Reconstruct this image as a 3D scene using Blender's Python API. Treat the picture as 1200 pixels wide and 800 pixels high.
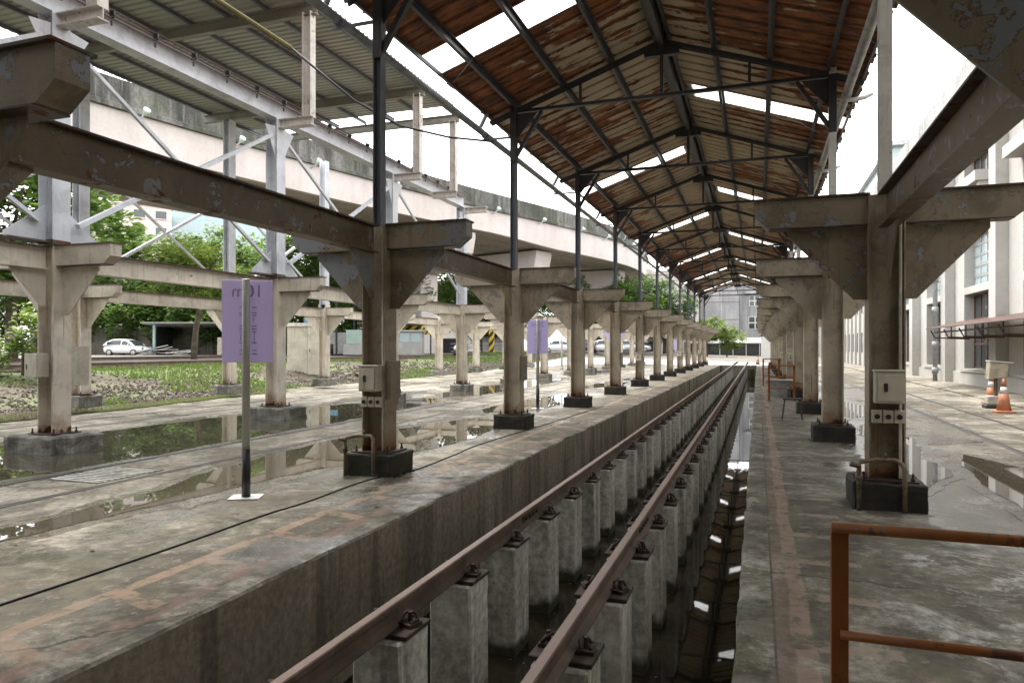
import bpy, bmesh, math, random
from mathutils import Vector, Matrix, noise as mnoise
R = math.radians
random.seed(7)
for o in list(bpy.data.objects): bpy.data.objects.remove(o)
scene = bpy.context.scene
COL = scene.collection

# ------------------------------------------------------------------ camera
F_PX = 830.0
YAW = math.atan(288.0 / F_PX)
cam_d = bpy.data.cameras.new('camera'); cam = bpy.data.objects.new('camera', cam_d); COL.objects.link(cam)
cam.location = (0, 0, 1.6)
cam.rotation_euler = (R(90), 0, YAW)
cam_d.sensor_fit = 'HORIZONTAL'; cam_d.sensor_width = 36.0
cam_d.lens = 36.0 * F_PX / 1200.0
cam_d.shift_y = 7.0 / 1200.0
cam_d.clip_start = 0.05; cam_d.clip_end = 3000
scene.camera = cam

# ------------------------------------------------------------------ world, sun, exposure
SUN_EL, SUN_AZ = 66.0, 300.0
world = bpy.data.worlds.new('World'); scene.world = world; world.use_nodes = True
wn = world.node_tree; wn.nodes.clear()
sky = wn.nodes.new('ShaderNodeTexSky'); sky.sky_type = 'NISHITA'; sky.sun_disc = False
sky.sun_elevation = R(SUN_EL); sky.sun_rotation = R(SUN_AZ)
sky.air_density = 1.0; sky.dust_density = 1.5; sky.ozone_density = 1.0
hs = wn.nodes.new('ShaderNodeHueSaturation'); hs.inputs['Saturation'].default_value = 0.03; hs.inputs['Value'].default_value = 1.0
bg = wn.nodes.new('ShaderNodeBackground'); bg.inputs['Strength'].default_value = 0.15
wo = wn.nodes.new('ShaderNodeOutputWorld')
wn.links.new(sky.outputs[0], hs.inputs['Color']); wn.links.new(hs.outputs[0], bg.inputs[0]); wn.links.new(bg.outputs[0], wo.inputs[0])
sun_d = bpy.data.lights.new('sun', 'SUN'); sun_d.energy = 1.0; sun_d.angle = R(40); sun_d.color = (1, .94, .86)
sun = bpy.data.objects.new('sun', sun_d); COL.objects.link(sun); sun.location = (0, -20, 40)
_az, _el = R(SUN_AZ), R(SUN_EL)
sdir = Vector((math.sin(_az) * math.cos(_el), math.cos(_az) * math.cos(_el), math.sin(_el)))
sun.rotation_euler = sdir.to_track_quat('Z', 'Y').to_euler()
scene.view_settings.view_transform = 'Standard'; scene.view_settings.look = 'None'
scene.view_settings.exposure = 2.42; scene.view_settings.gamma = 1.0
scene.view_settings.use_curve_mapping = False
scene.render.engine = 'CYCLES'
scene.cycles.max_bounces = 8; scene.cycles.diffuse_bounces = 5; scene.cycles.glossy_bounces = 3
scene.cycles.transmission_bounces = 4; scene.cycles.transparent_max_bounces = 6
scene.cycles.caustics_reflective = False; scene.cycles.caustics_refractive = False

# ------------------------------------------------------------------ mesh helpers
class MB:
    def __init__(s): s.v = []; s.f = []; s.m = []; s.mi = 0
    def add(s, vs, fs):
        o = len(s.v); s.v += [tuple(p) for p in vs]
        for f in fs: s.f.append([i + o for i in f]); s.m.append(s.mi)
        return s
    def box(s, x0, x1, y0, y1, z0, z1):
        return s.add([(x0,y0,z0),(x1,y0,z0),(x1,y1,z0),(x0,y1,z0),(x0,y0,z1),(x1,y0,z1),(x1,y1,z1),(x0,y1,z1)],
                     [(3,2,1,0),(4,5,6,7),(0,1,5,4),(1,2,6,5),(2,3,7,6),(3,0,4,7)])
    def cbox(s, c, d):
        return s.box(c[0]-d[0]/2, c[0]+d[0]/2, c[1]-d[1]/2, c[1]+d[1]/2, c[2]-d[2]/2, c[2]+d[2]/2)
    def prism(s, poly, axis, a0, a1):
        n = len(poly)
        def m(p, a): return (a, p[0], p[1]) if axis == 'x' else (p[0], a, p[1]) if axis == 'y' else (p[0], p[1], a)
        vs = [m(p, a0) for p in poly] + [m(p, a1) for p in poly]
        fs = [tuple(range(n)), tuple(range(2*n-1, n-1, -1))] + [(i, i+n, (i+1) % n + n, (i+1) % n) for i in range(n)]
        return s.add(vs, fs)
    def bar(s, a, b, w, h=None, up=(0,0,1)):
        h = h or w; a = Vector(a); b = Vector(b); d = (b-a).normalized(); u = Vector(up)
        if abs(d.dot(u)) > .97: u = Vector((0,1,0))
        r = d.cross(u).normalized(); u = r.cross(d)
        vs = [p + r*sx*w/2 + u*sz*h/2 for p in (a, b) for sx, sz in ((-1,-1),(1,-1),(1,1),(-1,1))]
        return s.add(vs, [(3,2,1,0),(4,5,6,7),(0,1,5,4),(1,2,6,5),(2,3,7,6),(3,0,4,7)])
    def tube(s, pts, r, n=8, r1=None):
        pts = [Vector(p) for p in pts]; vs = []; k = len(pts); prev = None
        for i, p in enumerate(pts):
            d = (pts[min(i+1, k-1)] - pts[max(i-1, 0)]).normalized()
            u = prev if prev is not None else (Vector((0,0,1)) if abs(d.z) < .9 else Vector((1,0,0)))
            a = d.cross(u)
            if a.length < 1e-4: a = d.cross(Vector((0.3,1,0.2)))
            a.normalize(); b = a.cross(d).normalized(); prev = b
            rr = r if r1 is None else r + (r1-r)*i/(k-1)
            if isinstance(r, (list, tuple)): rr = r[i]
            vs += [p + (a*math.cos(2*math.pi*j/n) + b*math.sin(2*math.pi*j/n))*rr for j in range(n)]
        fs = [(i*n+j, i*n+(j+1) % n, (i+1)*n+(j+1) % n, (i+1)*n+j) for i in range(k-1) for j in range(n)]
        fs += [tuple(range(n-1, -1, -1)), tuple((k-1)*n+j for j in range(n))]
        return s.add(vs, fs)
    def lathe(s, prof, n=16, c=(0,0,0)):
        vs = [(c[0]+r*math.cos(2*math.pi*j/n), c[1]+r*math.sin(2*math.pi*j/n), c[2]+z) for r, z in prof for j in range(n)]
        k = len(prof)
        fs = [(i*n+j, i*n+(j+1) % n, (i+1)*n+(j+1) % n, (i+1)*n+j) for i in range(k-1) for j in range(n)]
        fs += [tuple(range(n-1, -1, -1)), tuple((k-1)*n+j for j in range(n))]
        return s.add(vs, fs)
    def ibeam(s, axis, a0, a1, c, w, h, tf=.018, tw=.014):
        # c=(cross, z centre)
        for (cw, ch, oz) in ((w, tf, h/2-tf/2), (w, tf, -h/2+tf/2), (tw, h-2*tf, 0)):
            if axis == 'y': s.box(c[0]-cw/2, c[0]+cw/2, a0, a1, c[1]+oz-ch/2, c[1]+oz+ch/2)
            else: s.box(a0, a1, c[0]-cw/2, c[0]+cw/2, c[1]+oz-ch/2, c[1]+oz+ch/2)
        return s
    def mesh(s, name, mats, smooth=False, bevel=0, jitter=0, sub=0):
        me = bpy.data.meshes.new(name); me.from_pydata(s.v, [], s.f)
        mats = mats if isinstance(mats, (list, tuple)) else [mats]
        for m in mats: me.materials.append(m)
        if len(mats) > 1: me.polygons.foreach_set('material_index', s.m)
        if bevel or jitter:
            bm = bmesh.new(); bm.from_mesh(me)
            if sub: bmesh.ops.subdivide_edges(bm, edges=list(bm.edges), cuts=sub, use_grid_fill=True)
            bmesh.ops.recalc_face_normals(bm, faces=bm.faces)
            if bevel: bmesh.ops.bevel(bm, geom=[e for e in bm.edges if len(e.link_faces) == 2 and e.calc_face_angle(0) > .5], offset=bevel, segments=1, affect='EDGES', clamp_overlap=True)
            if jitter:
                for v in bm.verts: v.co += mnoise.noise_vector(v.co*7)*jitter
            bm.to_mesh(me); bm.free()
        if smooth: me.polygons.foreach_set('use_smooth', [True]*len(me.polygons))
        me.update(); return me

def add(name, mesh, parent=None, loc=(0,0,0), rz=0.0, label=None, cat=None, group=None, kind=None, rot=None, scale=None):
    o = bpy.data.objects.new(name, mesh); COL.objects.link(o)
    o.location = loc; o.rotation_euler = rot if rot else (0, 0, rz)
    if scale: o.scale = scale if isinstance(scale, (tuple, list)) else (scale,)*3
    if parent: o.parent = parent
    if label: o['label'] = label
    if cat: o['category'] = cat
    if group: o['group'] = group
    if kind: o['kind'] = kind
    return o
def copy_tree(o, parent=None):
    c = o.copy(); COL.objects.link(c); c.parent = parent
    for ch in list(o.children): copy_tree(ch, c)
    return c
ORD = ['first','second','third','fourth','fifth','sixth','seventh','eighth','ninth','tenth','eleventh','twelfth','thirteenth','fourteenth','fifteenth','sixteenth','seventeenth','eighteenth','nineteenth','twentieth']
def nth(i):
    if i < 20: return ORD[i]
    n = i+1
    return '%d%s' % (n, 'th' if 10 < n % 100 < 14 else {1:'st',2:'nd',3:'rd'}.get(n % 10, 'th'))

# ------------------------------------------------------------------ layout constants
XR, XL, X2, X3 = 1.22, -4.60, -10.30, -16.20
Y0, DY, NK = 8.05, 5.33, 12                # columns k = -1 .. 11
YK = [Y0 + DY*k for k in range(-1, NK)]
PL, PRT = -3.19, -.117                      # pit edges
PIT_Y0, PIT_Y1 = -4.0, 66.2
RAILS = (-2.177, -1.043)
WATER = -1.12
XC = -1.69
Y_END = YK[-1]

# ------------------------------------------------------------------ material helpers
class NT:
    def __init__(s, name):
        s.mat = bpy.data.materials.new(name); s.mat.use_nodes = True; s.t = s.mat.node_tree
        s.t.nodes.clear(); s.out = s.t.nodes.new('ShaderNodeOutputMaterial')
        s.b = s.t.nodes.new('ShaderNodeBsdfPrincipled'); s.t.links.new(s.b.outputs[0], s.out.inputs[0])
        g = s.t.nodes.new('ShaderNodeNewGeometry'); s.pos = g.outputs['Position']; s.geo = g
    def set(s, inp, val):
        if isinstance(val, bpy.types.NodeSocket): s.t.links.new(val, inp)
        else:
            if inp.type == 'RGBA' and len(val) == 3: val = (*val, 1)
            inp.default_value = val
    def p(s, **k):
        for n, v in k.items(): s.set(s.b.inputs[n.replace('_', ' ')], v)
        return s
    def math(s, op, a, b=0.0, c=None, clamp=False):
        n = s.t.nodes.new('ShaderNodeMath'); n.operation = op; n.use_clamp = clamp
        s.set(n.inputs[0], a); s.set(n.inputs[1], b)
        if c is not None: s.set(n.inputs[2], c)
        return n.outputs[0]
    def mix(s, f, a, b, mode='MIX'):
        n = s.t.nodes.new('ShaderNodeMix'); n.data_type = 'RGBA'; n.blend_type = mode
        s.set(n.inputs[0], f); s.set(n.inputs[6], a); s.set(n.inputs[7], b); return n.outputs[2]
    def scale(s, v, sc):
        n = s.t.nodes.new('ShaderNodeVectorMath'); n.operation = 'MULTIPLY'; s.set(n.inputs[0], v); n.inputs[1].default_value = sc; return n.outputs[0]
    def addv(s, a, b):
        n = s.t.nodes.new('ShaderNodeVectorMath'); n.operation = 'ADD'; s.set(n.inputs[0], a); s.set(n.inputs[1], b); return n.outputs[0]
    def noise(s, sc, detail=4, rough=.55, vec=None, dist=0.0, col=False):
        n = s.t.nodes.new('ShaderNodeTexNoise'); s.set(n.inputs['Vector'], vec or s.pos)
        n.inputs['Scale'].default_value = sc; n.inputs['Detail'].default_value = detail
        n.inputs['Roughness'].default_value = rough; n.inputs['Distortion'].default_value = dist
        return n.outputs['Color' if col else 'Fac']
    def voro(s, sc, vec=None, feat='DISTANCE_TO_EDGE'):
        n = s.t.nodes.new('ShaderNodeTexVoronoi'); n.feature = feat; s.set(n.inputs['Vector'], vec or s.pos)
        n.inputs['Scale'].default_value = sc; return n.outputs['Distance']
    def ramp(s, v, lo, hi):   # smooth 0..1
        n = s.t.nodes.new('ShaderNodeMapRange'); n.interpolation_type = 'SMOOTHSTEP'
        s.set(n.inputs[0], v); s.set(n.inputs[1], lo); s.set(n.inputs[2], hi); return n.outputs[0]
    def xyz(s, v=None):
        n = s.t.nodes.new('ShaderNodeSeparateXYZ'); s.set(n.inputs[0], v or s.pos); return n.outputs
    def band(s, v, lo, hi, soft=.02):
        return s.math('MULTIPLY', s.ramp(v, lo-soft, lo+soft), s.math('SUBTRACT', 1.0, s.ramp(v, hi-soft, hi+soft)))
    def bump(s, h, strength=.3, dist=.02):
        n = s.t.nodes.new('ShaderNodeBump'); n.inputs['Strength'].default_value = strength; n.inputs['Distance'].default_value = dist
        s.set(n.inputs['Height'], h); s.t.links.new(n.outputs[0], s.b.inputs['Normal']); return s
    def rnd(s):
        n = s.t.nodes.new('ShaderNodeObjectInfo'); return n.outputs['Random']

def plain(name, col, rough=.6, metal=0.0, var=.25, sc=6, bump=.1):
    m = NT(name); n = m.noise(sc, 5)
    dark = tuple(c*(1-var) for c in col); lite = tuple(min(1, c*(1+var*.6)) for c in col)
    m.p(Base_Color=m.mix(m.ramp(n, .3, .7), dark, lite), Roughness=rough, Metallic=metal)
    if bump: m.bump(m.noise(sc*8, 4), bump, .005)
    return m.mat

def painted_steel(name, col, under, peel=.58, rustbase=False, rusty=.64, dirt=.35, patch=2.0, grime=.2):
    """old paint over grey-blue undercoat and rust"""
    m = NT(name); x, y, z = m.xyz()
    big = m.noise(1.6, 5, .6); mid = m.noise(5.5, 6, .62, dist=.6); fine = m.noise(24, 5, .6)
    c = m.mix(m.ramp(big, .3, .75), tuple(v*.80 for v in col), tuple(min(1, v*1.06) for v in col))
    streak = m.noise(1, 4, .6, vec=m.scale(m.pos, (16, 16, .9)))
    c = m.mix(m.math('MULTIPLY', m.ramp(streak, .52, .78), dirt), c, (.20, .13, .075))
    gr = m.noise(2.3, 8, .72, dist=.5)
    c = m.mix(m.math('MULTIPLY', m.ramp(gr, .48, .62), grime), c, (.075, .058, .042))
    pk = m.ramp(m.math('ADD', m.math('MULTIPLY', mid, .72), m.math('MULTIPLY', fine, .28)), peel, peel+.012)
    pk = m.math('MAXIMUM', pk, m.math('MULTIPLY', m.ramp(m.math('ADD', m.noise(.9, 3), m.math('MULTIPLY', m.math('SUBTRACT', fine, .5), .22)), patch, patch+.012), .9))
    c = m.mix(pk, c, under)
    edge = m.band(m.math('ADD', m.math('MULTIPLY', mid, .72), m.math('MULTIPLY', fine, .28)), peel-.014, peel+.002, .006)
    c = m.mix(m.math('MULTIPLY', edge, .65), c, (.07, .04, .025))
    run = m.math('MULTIPLY', m.ramp(m.noise(1, 2, .5, vec=m.scale(m.pos, (22, 22, .35))), .66, .72), m.ramp(m.noise(1.3, 3), .5, .62))
    c = m.mix(m.math('MULTIPLY', run, .7), c, (.30, .125, .03))
    rm = m.ramp(m.noise(3.2, 7, .68, dist=.4), rusty, rusty+.05)
    rustc = m.mix(m.noise(30, 4), (.055, .024, .013), (.19, .075, .028))
    c = m.mix(rm, c, rustc)
    if rustbase:   # rust creeping up from the foot of the shaft
        f = m.math('ADD', m.math('MULTIPLY', z, -2.6), m.math('MULTIPLY', m.noise(4, 5), 1.7))
        c = m.mix(m.math('MULTIPLY', m.ramp(f, -.75, .25), .85), c, (.25, .12, .045))
        f2 = m.math('ADD', m.math('MULTIPLY', z, -4), m.math('MULTIPLY', m.noise(9, 5), 2.2))
        c = m.mix(m.ramp(f2, -.32, -.05), c, rustc)
    m.p(Base_Color=c, Roughness=m.math('ADD', .42, m.math('MULTIPLY', rm, .4)), Specular_IOR_Level=.35)
    m.bump(m.math('ADD', m.math('MULTIPLY', pk, -.5), m.math('MULTIPLY', fine, .5)), .25, .006)
    return m.mat

M = {}
M['beige'] = painted_steel('beige_paint_shaded', (.37, .315, .232), (.27, .29, .31), .62, True, .68, .5, 2.0, .4)  # nearest columns: more grime, and base darkened to paint in the dim light
M['beige2'] = painted_steel('beige_paint_lit', (.58, .515, .41), (.30, .31, .32), .635, True, .685, .5, 2.0, .3)
M['bracket2'] = painted_steel('bracket_paint_lit', (.53, .465, .365), (.28, .295, .31), .59, False, .66, .6, .66, .35)
M['cream'] = painted_steel('cream_paint', (.74, .68, .58), (.36, .35, .33), .665, True, .70, .45)
M['creamtrim'] = painted_steel('cream_trim_paint', (.70, .64, .54), (.34, .33, .32), .655, False, .675, .5)
M['flange'] = painted_steel('rusted_flange', (.085, .06, .045), (.13, .11, .09), .58, False, .56, .5)
M['beam'] = painted_steel('weathered_beam_paint', (.165, .122, .075), (.22, .235, .25), .57, False, .60, .7, 2.0, .55)
M['bracket'] = painted_steel('bracket_paint_shaded', (.285, .238, .172), (.25, .27, .29), .565, False, .655, .65, .60, .45)  # nearest brackets: shade put into the paint colour, besides grime and peeling
M['pale'] = painted_steel('pale_blue_paint', (.66, .69, .74), (.42, .46, .5), .70, False, .72, .15)
M['stub'] = painted_steel('rusty_white_paint', (.66, .62, .58), (.40, .30, .25), .60, False, .63, .6)
M['box'] = painted_steel('cream_box_paint', (.60, .56, .46), (.35, .3, .22), .69, False, .72, .5)
M['truss'] = painted_steel('dark_truss_paint', (.052, .054, .058), (.06, .045, .035), .62, False, .68, .4)
M['bluepost'] = painted_steel('blue_grey_paint', (.165, .19, .225), (.12, .12, .13), .68, False, .74, .2)
M['whitepost'] = painted_steel('white_post_paint', (.70, .69, .65), (.35, .36, .37), .68, False, .74, .3)
M['orange'] = painted_steel('orange_rail_paint', (.33, .115, .026), (.13, .055, .03), .575, False, .60, .8)
M['darkmetal'] = plain('dark_metal', (.035, .034, .035), .5, .2)
M['galv'] = plain('galvanised', (.42, .43, .43), .45, .5)
M['pvc'] = plain('grey_gutter', (.33, .345, .36), .45)
M['white'] = plain('white_paint', (.62, .62, .60), .5, var=.12)
M['black'] = plain('black_paint', (.02, .02, .02), .45)
M['greypole'] = plain('grey_pole', (.50, .50, .49), .4, .3, .12)
M['pipe'] = painted_steel('old_pipe', (.20, .155, .10), (.10, .06, .04), .55, False, .56, .6)
M['oldsteel'] = plain('worn_steel', (.11, .10, .09), .5, .4, .3)
M['rafter'] = painted_steel('rafter_paint', (.24, .235, .20), (.2, .17, .13), .62, False, .66, .4)
M['rubber'] = plain('black_rubber', (.012, .012, .013), .7)

def mat_floor(damp=False):
    m = NT('damp_concrete_margin' if damp else 'wet_concrete_floor'); x, y, z = m.xyz()
    big = m.noise(.34, 6, .62, dist=.3); mid = m.noise(1.5, 8, .7); fine = m.noise(11, 7, .72); grit = m.noise(55, 3, .7)
    c = m.mix(m.ramp(big, .40, .60), (.10, .084, .058), (.285, .258, .205))
    c = m.mix(m.math('MULTIPLY', m.ramp(mid, .47, .60), .65), c, (.36, .33, .275))
    c = m.mix(m.math('MULTIPLY', m.ramp(m.noise(.9, 8, .7, dist=.8), .50, .60), .7), c, (.07, .06, .042))
    c = m.mix(m.math('MULTIPLY', m.ramp(m.noise(2.6, 8, .72, dist=.5), .55, .62), .55), c, (.085, .073, .052))
    moss = m.math('MULTIPLY', m.ramp(m.noise(.75, 8, .72, vec=m.addv(m.pos, (31, 7, 0))), .53, .63), .6)
    c = m.mix(moss, c, (.105, .11, .055))
    c = m.mix(m.math('MULTIPLY', m.ramp(m.noise(.6, 7, .72, vec=m.addv(m.pos, (3, 91, 0))), .56, .66), .5), c, (.19, .10, .055))
    # edge lip cast separately
    ln = m.ramp(m.noise(2.2, 8, .75), .42, .58)
    c = m.mix(m.math('MULTIPLY', m.band(x, -3.40, -3.0, .02), .75), c, m.mix(ln, (.17, .16, .13), (.40, .38, .335)))
    c = m.mix(m.math('MULTIPLY', m.band(x, -.3, .085, .012), .8), c, m.mix(ln, (.11, .11, .06), (.36, .34, .30)))
    # lime bloom near the first column on the right
    lime = m.math('MULTIPLY', m.math('MULTIPLY', m.band(x, .8, 2.6, .4), m.band(y, 3.2, 6.4, .7)), m.ramp(m.noise(1.9, 9, .75, dist=.7), .48, .54))
    c = m.mix(m.math('MULTIPLY', lime, .75), c, (.52, .51, .48))
    # cracks
    wv = m.addv(m.pos, m.scale(m.noise(1.3, 5, col=True), (.9, .9, 0)))
    cr = m.math('SUBTRACT', 1.0, m.ramp(m.voro(.30, wv), .002, .008))
    cr = m.math('MULTIPLY', cr, m.ramp(m.noise(.5, 3), .42, .55))
    c = m.mix(m.math('MULTIPLY', cr, .85), c, (.03, .028, .022))
    c = m.mix(m.math('MULTIPLY', m.band(x, .083, .097, .004), .85), c, (.04, .036, .028))
    c = m.mix(.75, c, m.mix(m.ramp(fine, .32, .68), (.24, .24, .24), (.76, .76, .76)), 'OVERLAY')
    c = m.mix(m.math('MULTIPLY', m.ramp(grit, .57, .66), .5), c, (.07, .063, .05))
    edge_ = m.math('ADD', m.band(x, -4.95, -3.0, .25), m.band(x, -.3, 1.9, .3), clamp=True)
    c = m.mix(m.math('MULTIPLY', edge_, m.math('MULTIPLY', m.ramp(m.noise(1.05, 9, .75, dist=.6), .38, .54), .80)), c, m.mix(m.ramp(m.noise(2.2, 6, .7), .4, .6), (.04, .033, .022), (.10, .09, .055)))  # platform lanes darkened: patchy grime plus the roof's shade painted in
    c = m.mix(m.math('MULTIPLY', edge_, m.math('MULTIPLY', m.ramp(m.noise(6.5, 7, .75), .55, .62), .4)), c, (.30, .28, .235))
    # worn ladder markings painted along the platform edges
    wear = m.ramp(m.noise(4.2, 8, .75), .40, .54)
    def ladder(x0, x1, pitch, lw, skew=0.0):
        xw = m.math('ADD', x, m.math('MULTIPLY', m.math('SUBTRACT', m.noise(1.1, 3), .5), .12))
        inx = m.band(xw, x0, x1, .008)
        e1 = m.band(xw, x0, x0+lw, .008); fr = m.math('FRACT', m.math('DIVIDE', m.math('ADD', y, m.math('MULTIPLY', x, skew)), pitch))
        rung = m.math('MULTIPLY', inx, m.band(fr, .08, .08+lw/pitch*1.25, .012))
        return m.math('MULTIPLY', m.math('MAXIMUM', e1, rung), m.math('MULTIPLY', wear, .55))
    c = m.mix(ladder(-4.02, -3.50, .80, .12, .25), c, (.38, .255, .165))
    pk = m.math('MULTIPLY', m.band(x, -3.52, -3.38, .02), m.math('MULTIPLY', m.ramp(m.noise(3.5, 6, .7), .42, .56), .55))
    c = m.mix(pk, c, (.25, .14, .115))
    c = m.mix(ladder(.18, .72, .80, .11), c, (.36, .28, .215))
    c = m.mix(m.math('MULTIPLY', m.band(x, .10, .27, .02), m.math('MULTIPLY', wear, .3)), c, (.25, .135, .105))
    # wet ground round the puddles and along the wheel tracks
    lane = m.math('ADD', m.band(x, -7.0, -4.9, .4), m.math('ADD', m.band(x, -12.2, -8.2, .5), m.band(x, 1.5, 3.9, .4)))
    wetm = m.ramp(m.math('ADD', m.noise(.42, 6, .65, vec=m.addv(m.pos, (12, 3, 0))), m.math('MULTIPLY', lane, .14)), .555, .63)
    if damp: wetm = m.math('ADD', .75, m.math('MULTIPLY', mid, .35), clamp=True)
    c = m.mix(m.math('MULTIPLY', wetm, .45), c, (.075, .07, .058))
    rough = m.math('SUBTRACT', m.math('ADD', .70, m.math('MULTIPLY', fine, .2)), m.math('MULTIPLY', wetm, .56))
    m.p(Base_Color=c, Roughness=rough, Specular_IOR_Level=.5)
    h = m.math('ADD', m.math('MULTIPLY', fine, .8), m.math('ADD', m.math('MULTIPLY', mid, 1.2), m.math('MULTIPLY', cr, -1.2)))
    m.bump(m.math('MULTIPLY', h, m.math('SUBTRACT', 1.0, m.math('MULTIPLY', wetm, .75))), .5, .014)
    return m.mat
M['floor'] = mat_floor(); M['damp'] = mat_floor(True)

def mat_wall(name, a, b, streaks=.8, moss=.6, bands=False, ss=1.0, light=.5, grain=.6, mt=.52):
    m = NT(name); x, y, z = m.xyz(); m.pos = m.scale(m.pos, (ss, ss, ss)) if ss != 1.0 else m.pos
    big = m.noise(.8, 6, .6); fine = m.noise(16, 6, .65)
    c = m.mix(m.ramp(big, .3, .7), a, b)
    st = m.noise(1, 5, .6, vec=m.scale(m.pos, (3.2, 3.2, .22)))
    c = m.mix(m.math('MULTIPLY', m.ramp(st, .48, .62), streaks), c, tuple(v*.36 for v in a))
    st2 = m.noise(1, 5, .6, vec=m.addv(m.scale(m.pos, (5, 5, .35)), (9, 4, 2)))
    c = m.mix(m.math('MULTIPLY', m.ramp(st2, .54, .68), light), c, tuple(min(.8, v*1.25) for v in b))
    if moss:
        ms = m.noise(.42, 6, .65, vec=m.scale(m.addv(m.pos, (4.3, 1.1, 0)), (1, 1, .4)))
        c = m.mix(m.math('MULTIPLY', m.ramp(ms, mt, mt+.08), moss), c, (.045, .055, .025))
    if bands:   # waterline tide mark on the piers
        f = m.math('ADD', z, m.math('MULTIPLY', m.noise(5, 4), .22))
        c = m.mix(m.math('SUBTRACT', 1.0, m.ramp(f, -.95, -.84)), c, (.05, .052, .03))
    c = m.mix(grain, c, m.mix(m.ramp(fine, .3, .7), (.27, .27, .27), (.73, .73, .73)), 'OVERLAY')
    m.p(Base_Color=c, Roughness=.8); m.bump(m.math('ADD', fine, m.noise(60, 3)), .4, .008)
    return m.mat
M['pitwall'] = mat_wall('stained_pit_wall', (.20, .172, .125), (.31, .275, .215), .62, .9, mt=.60)
M['pier'] = mat_wall('pit_pillar_concrete', (.40, .385, .34), (.66, .645, .595), .5, .3, True, grain=.8, mt=.58)
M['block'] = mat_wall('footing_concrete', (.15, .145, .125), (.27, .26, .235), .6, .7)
M['blockdark'] = mat_wall('dark_footing_concrete', (.016, .015, .012), (.034, .031, .025), .5, .5)
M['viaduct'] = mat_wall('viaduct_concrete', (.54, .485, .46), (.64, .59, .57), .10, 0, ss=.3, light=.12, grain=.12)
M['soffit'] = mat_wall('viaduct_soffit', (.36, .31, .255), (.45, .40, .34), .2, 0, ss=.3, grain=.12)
M['parapet'] = mat_wall('weathered_parapet', (.05, .05, .045), (.20, .195, .18), .6, .5, ss=.45)
M['facade'] = mat_wall('facade_render', (.40, .388, .36), (.47, .46, .435), .14, 0, ss=.3, light=.12, grain=.12)
M['farwall'] = mat_wall('grey_stained_concrete', (.29, .293, .30), (.40, .403, .41), .35, 0, ss=.3, grain=.3)
M['eave'] = mat_wall('eave_concrete', (.24, .24, .235), (.33, .33, .325), .3, 0, ss=.5)
M['boundary'] = mat_wall('mossy_boundary_wall', (.10, .095, .075), (.17, .16, .13), .7, .6)

def mat_rust_rail():
    m = NT('rusty_rail'); n = m.noise(3, 6, .65); f = m.noise(40, 4)
    c = m.mix(m.ramp(n, .35, .65), (.06, .04, .028), (.135, .092, .066))
    c = m.mix(m.math('MULTIPLY', f, .3), c, (.22, .155, .12))
    nz = m.xyz(m.geo.outputs['Normal'])[2]
    top = m.math('MULTIPLY', m.ramp(nz, .8, .95), m.ramp(m.xyz()[2], -.03, -.01))
    c = m.mix(m.math('MULTIPLY', top, .6), c, (.30, .215, .175))
    m.p(Base_Color=c, Roughness=m.math('SUBTRACT', .72, m.math('MULTIPLY', top, .28)), Metallic=m.math('MULTIPLY', top, .35))
    m.bump(f, .3, .003); return m.mat
M['rail'] = mat_rust_rail()
M['rustplate'] = plain('rust_plate', (.052, .033, .024), .7, .1, .45, 8, .4)

def mat_roof():
    m = NT('rusted_roof_sheet'); x, y, z = m.xyz(); r = m.rnd()
    s = m.math('ABSOLUTE', m.math('ADD', x, 1.69))
    v = m.scale(m.pos, (1.1, 3.2, 0))
    n1 = m.noise(1.0, 7, .68, vec=v, dist=.35)
    n2 = m.noise(.33, 4, .6)
    white = m.mix(m.noise(3, 5), (.40, .325, .225), (.53, .45, .335))
    rust = m.mix(m.ramp(m.noise(2.2, 6, .7, vec=m.scale(m.pos, (1, 3, 0))), .35, .65), (.06, .02, .012), (.33, .115, .032))
    # more rust towards the eaves, in some sheets and along the ribs
    rib = m.math('FRACT', m.math('DIVIDE', m.math('SUBTRACT', y, YK[0]-18.9), .4))
    near = m.math('ADD', m.math('MULTIPLY', m.math('SUBTRACT', 1.0, m.ramp(y, 11.0, 14.5)), .16), m.math('MULTIPLY', m.math('MULTIPLY', m.band(y, 39, 50, 2), m.math('LESS_THAN', x, -1.69)), .12))
    t = m.math('ADD', n1, m.math('MULTIPLY', m.math('SUBTRACT', s, 1.9), .055))
    t = m.math('ADD', t, m.math('MULTIPLY', m.math('SUBTRACT', n2, .5), .55))
    t = m.math('ADD', t, m.math('MULTIPLY', m.math('SUBTRACT', r, .5), .12))
    t = m.math('ADD', t, near)
    t = m.math('ADD', t, m.math('MULTIPLY', m.ramp(rib, .55, .78), .08))
    mask = m.ramp(t, .535, .56)
    c = m.mix(mask, white, rust)
    c = m.mix(m.math('MULTIPLY', m.band(rib, .80, .97, .03), m.math('MULTIPLY', m.ramp(m.noise(1.4, 5), .30, .5), .8)), c, (.10, .045, .02))
    m.p(Base_Color=c, Roughness=.75); m.bump(m.math('MULTIPLY', mask, -1), .3, .005); return m.mat
M['roofsheet'] = mat_roof()
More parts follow.
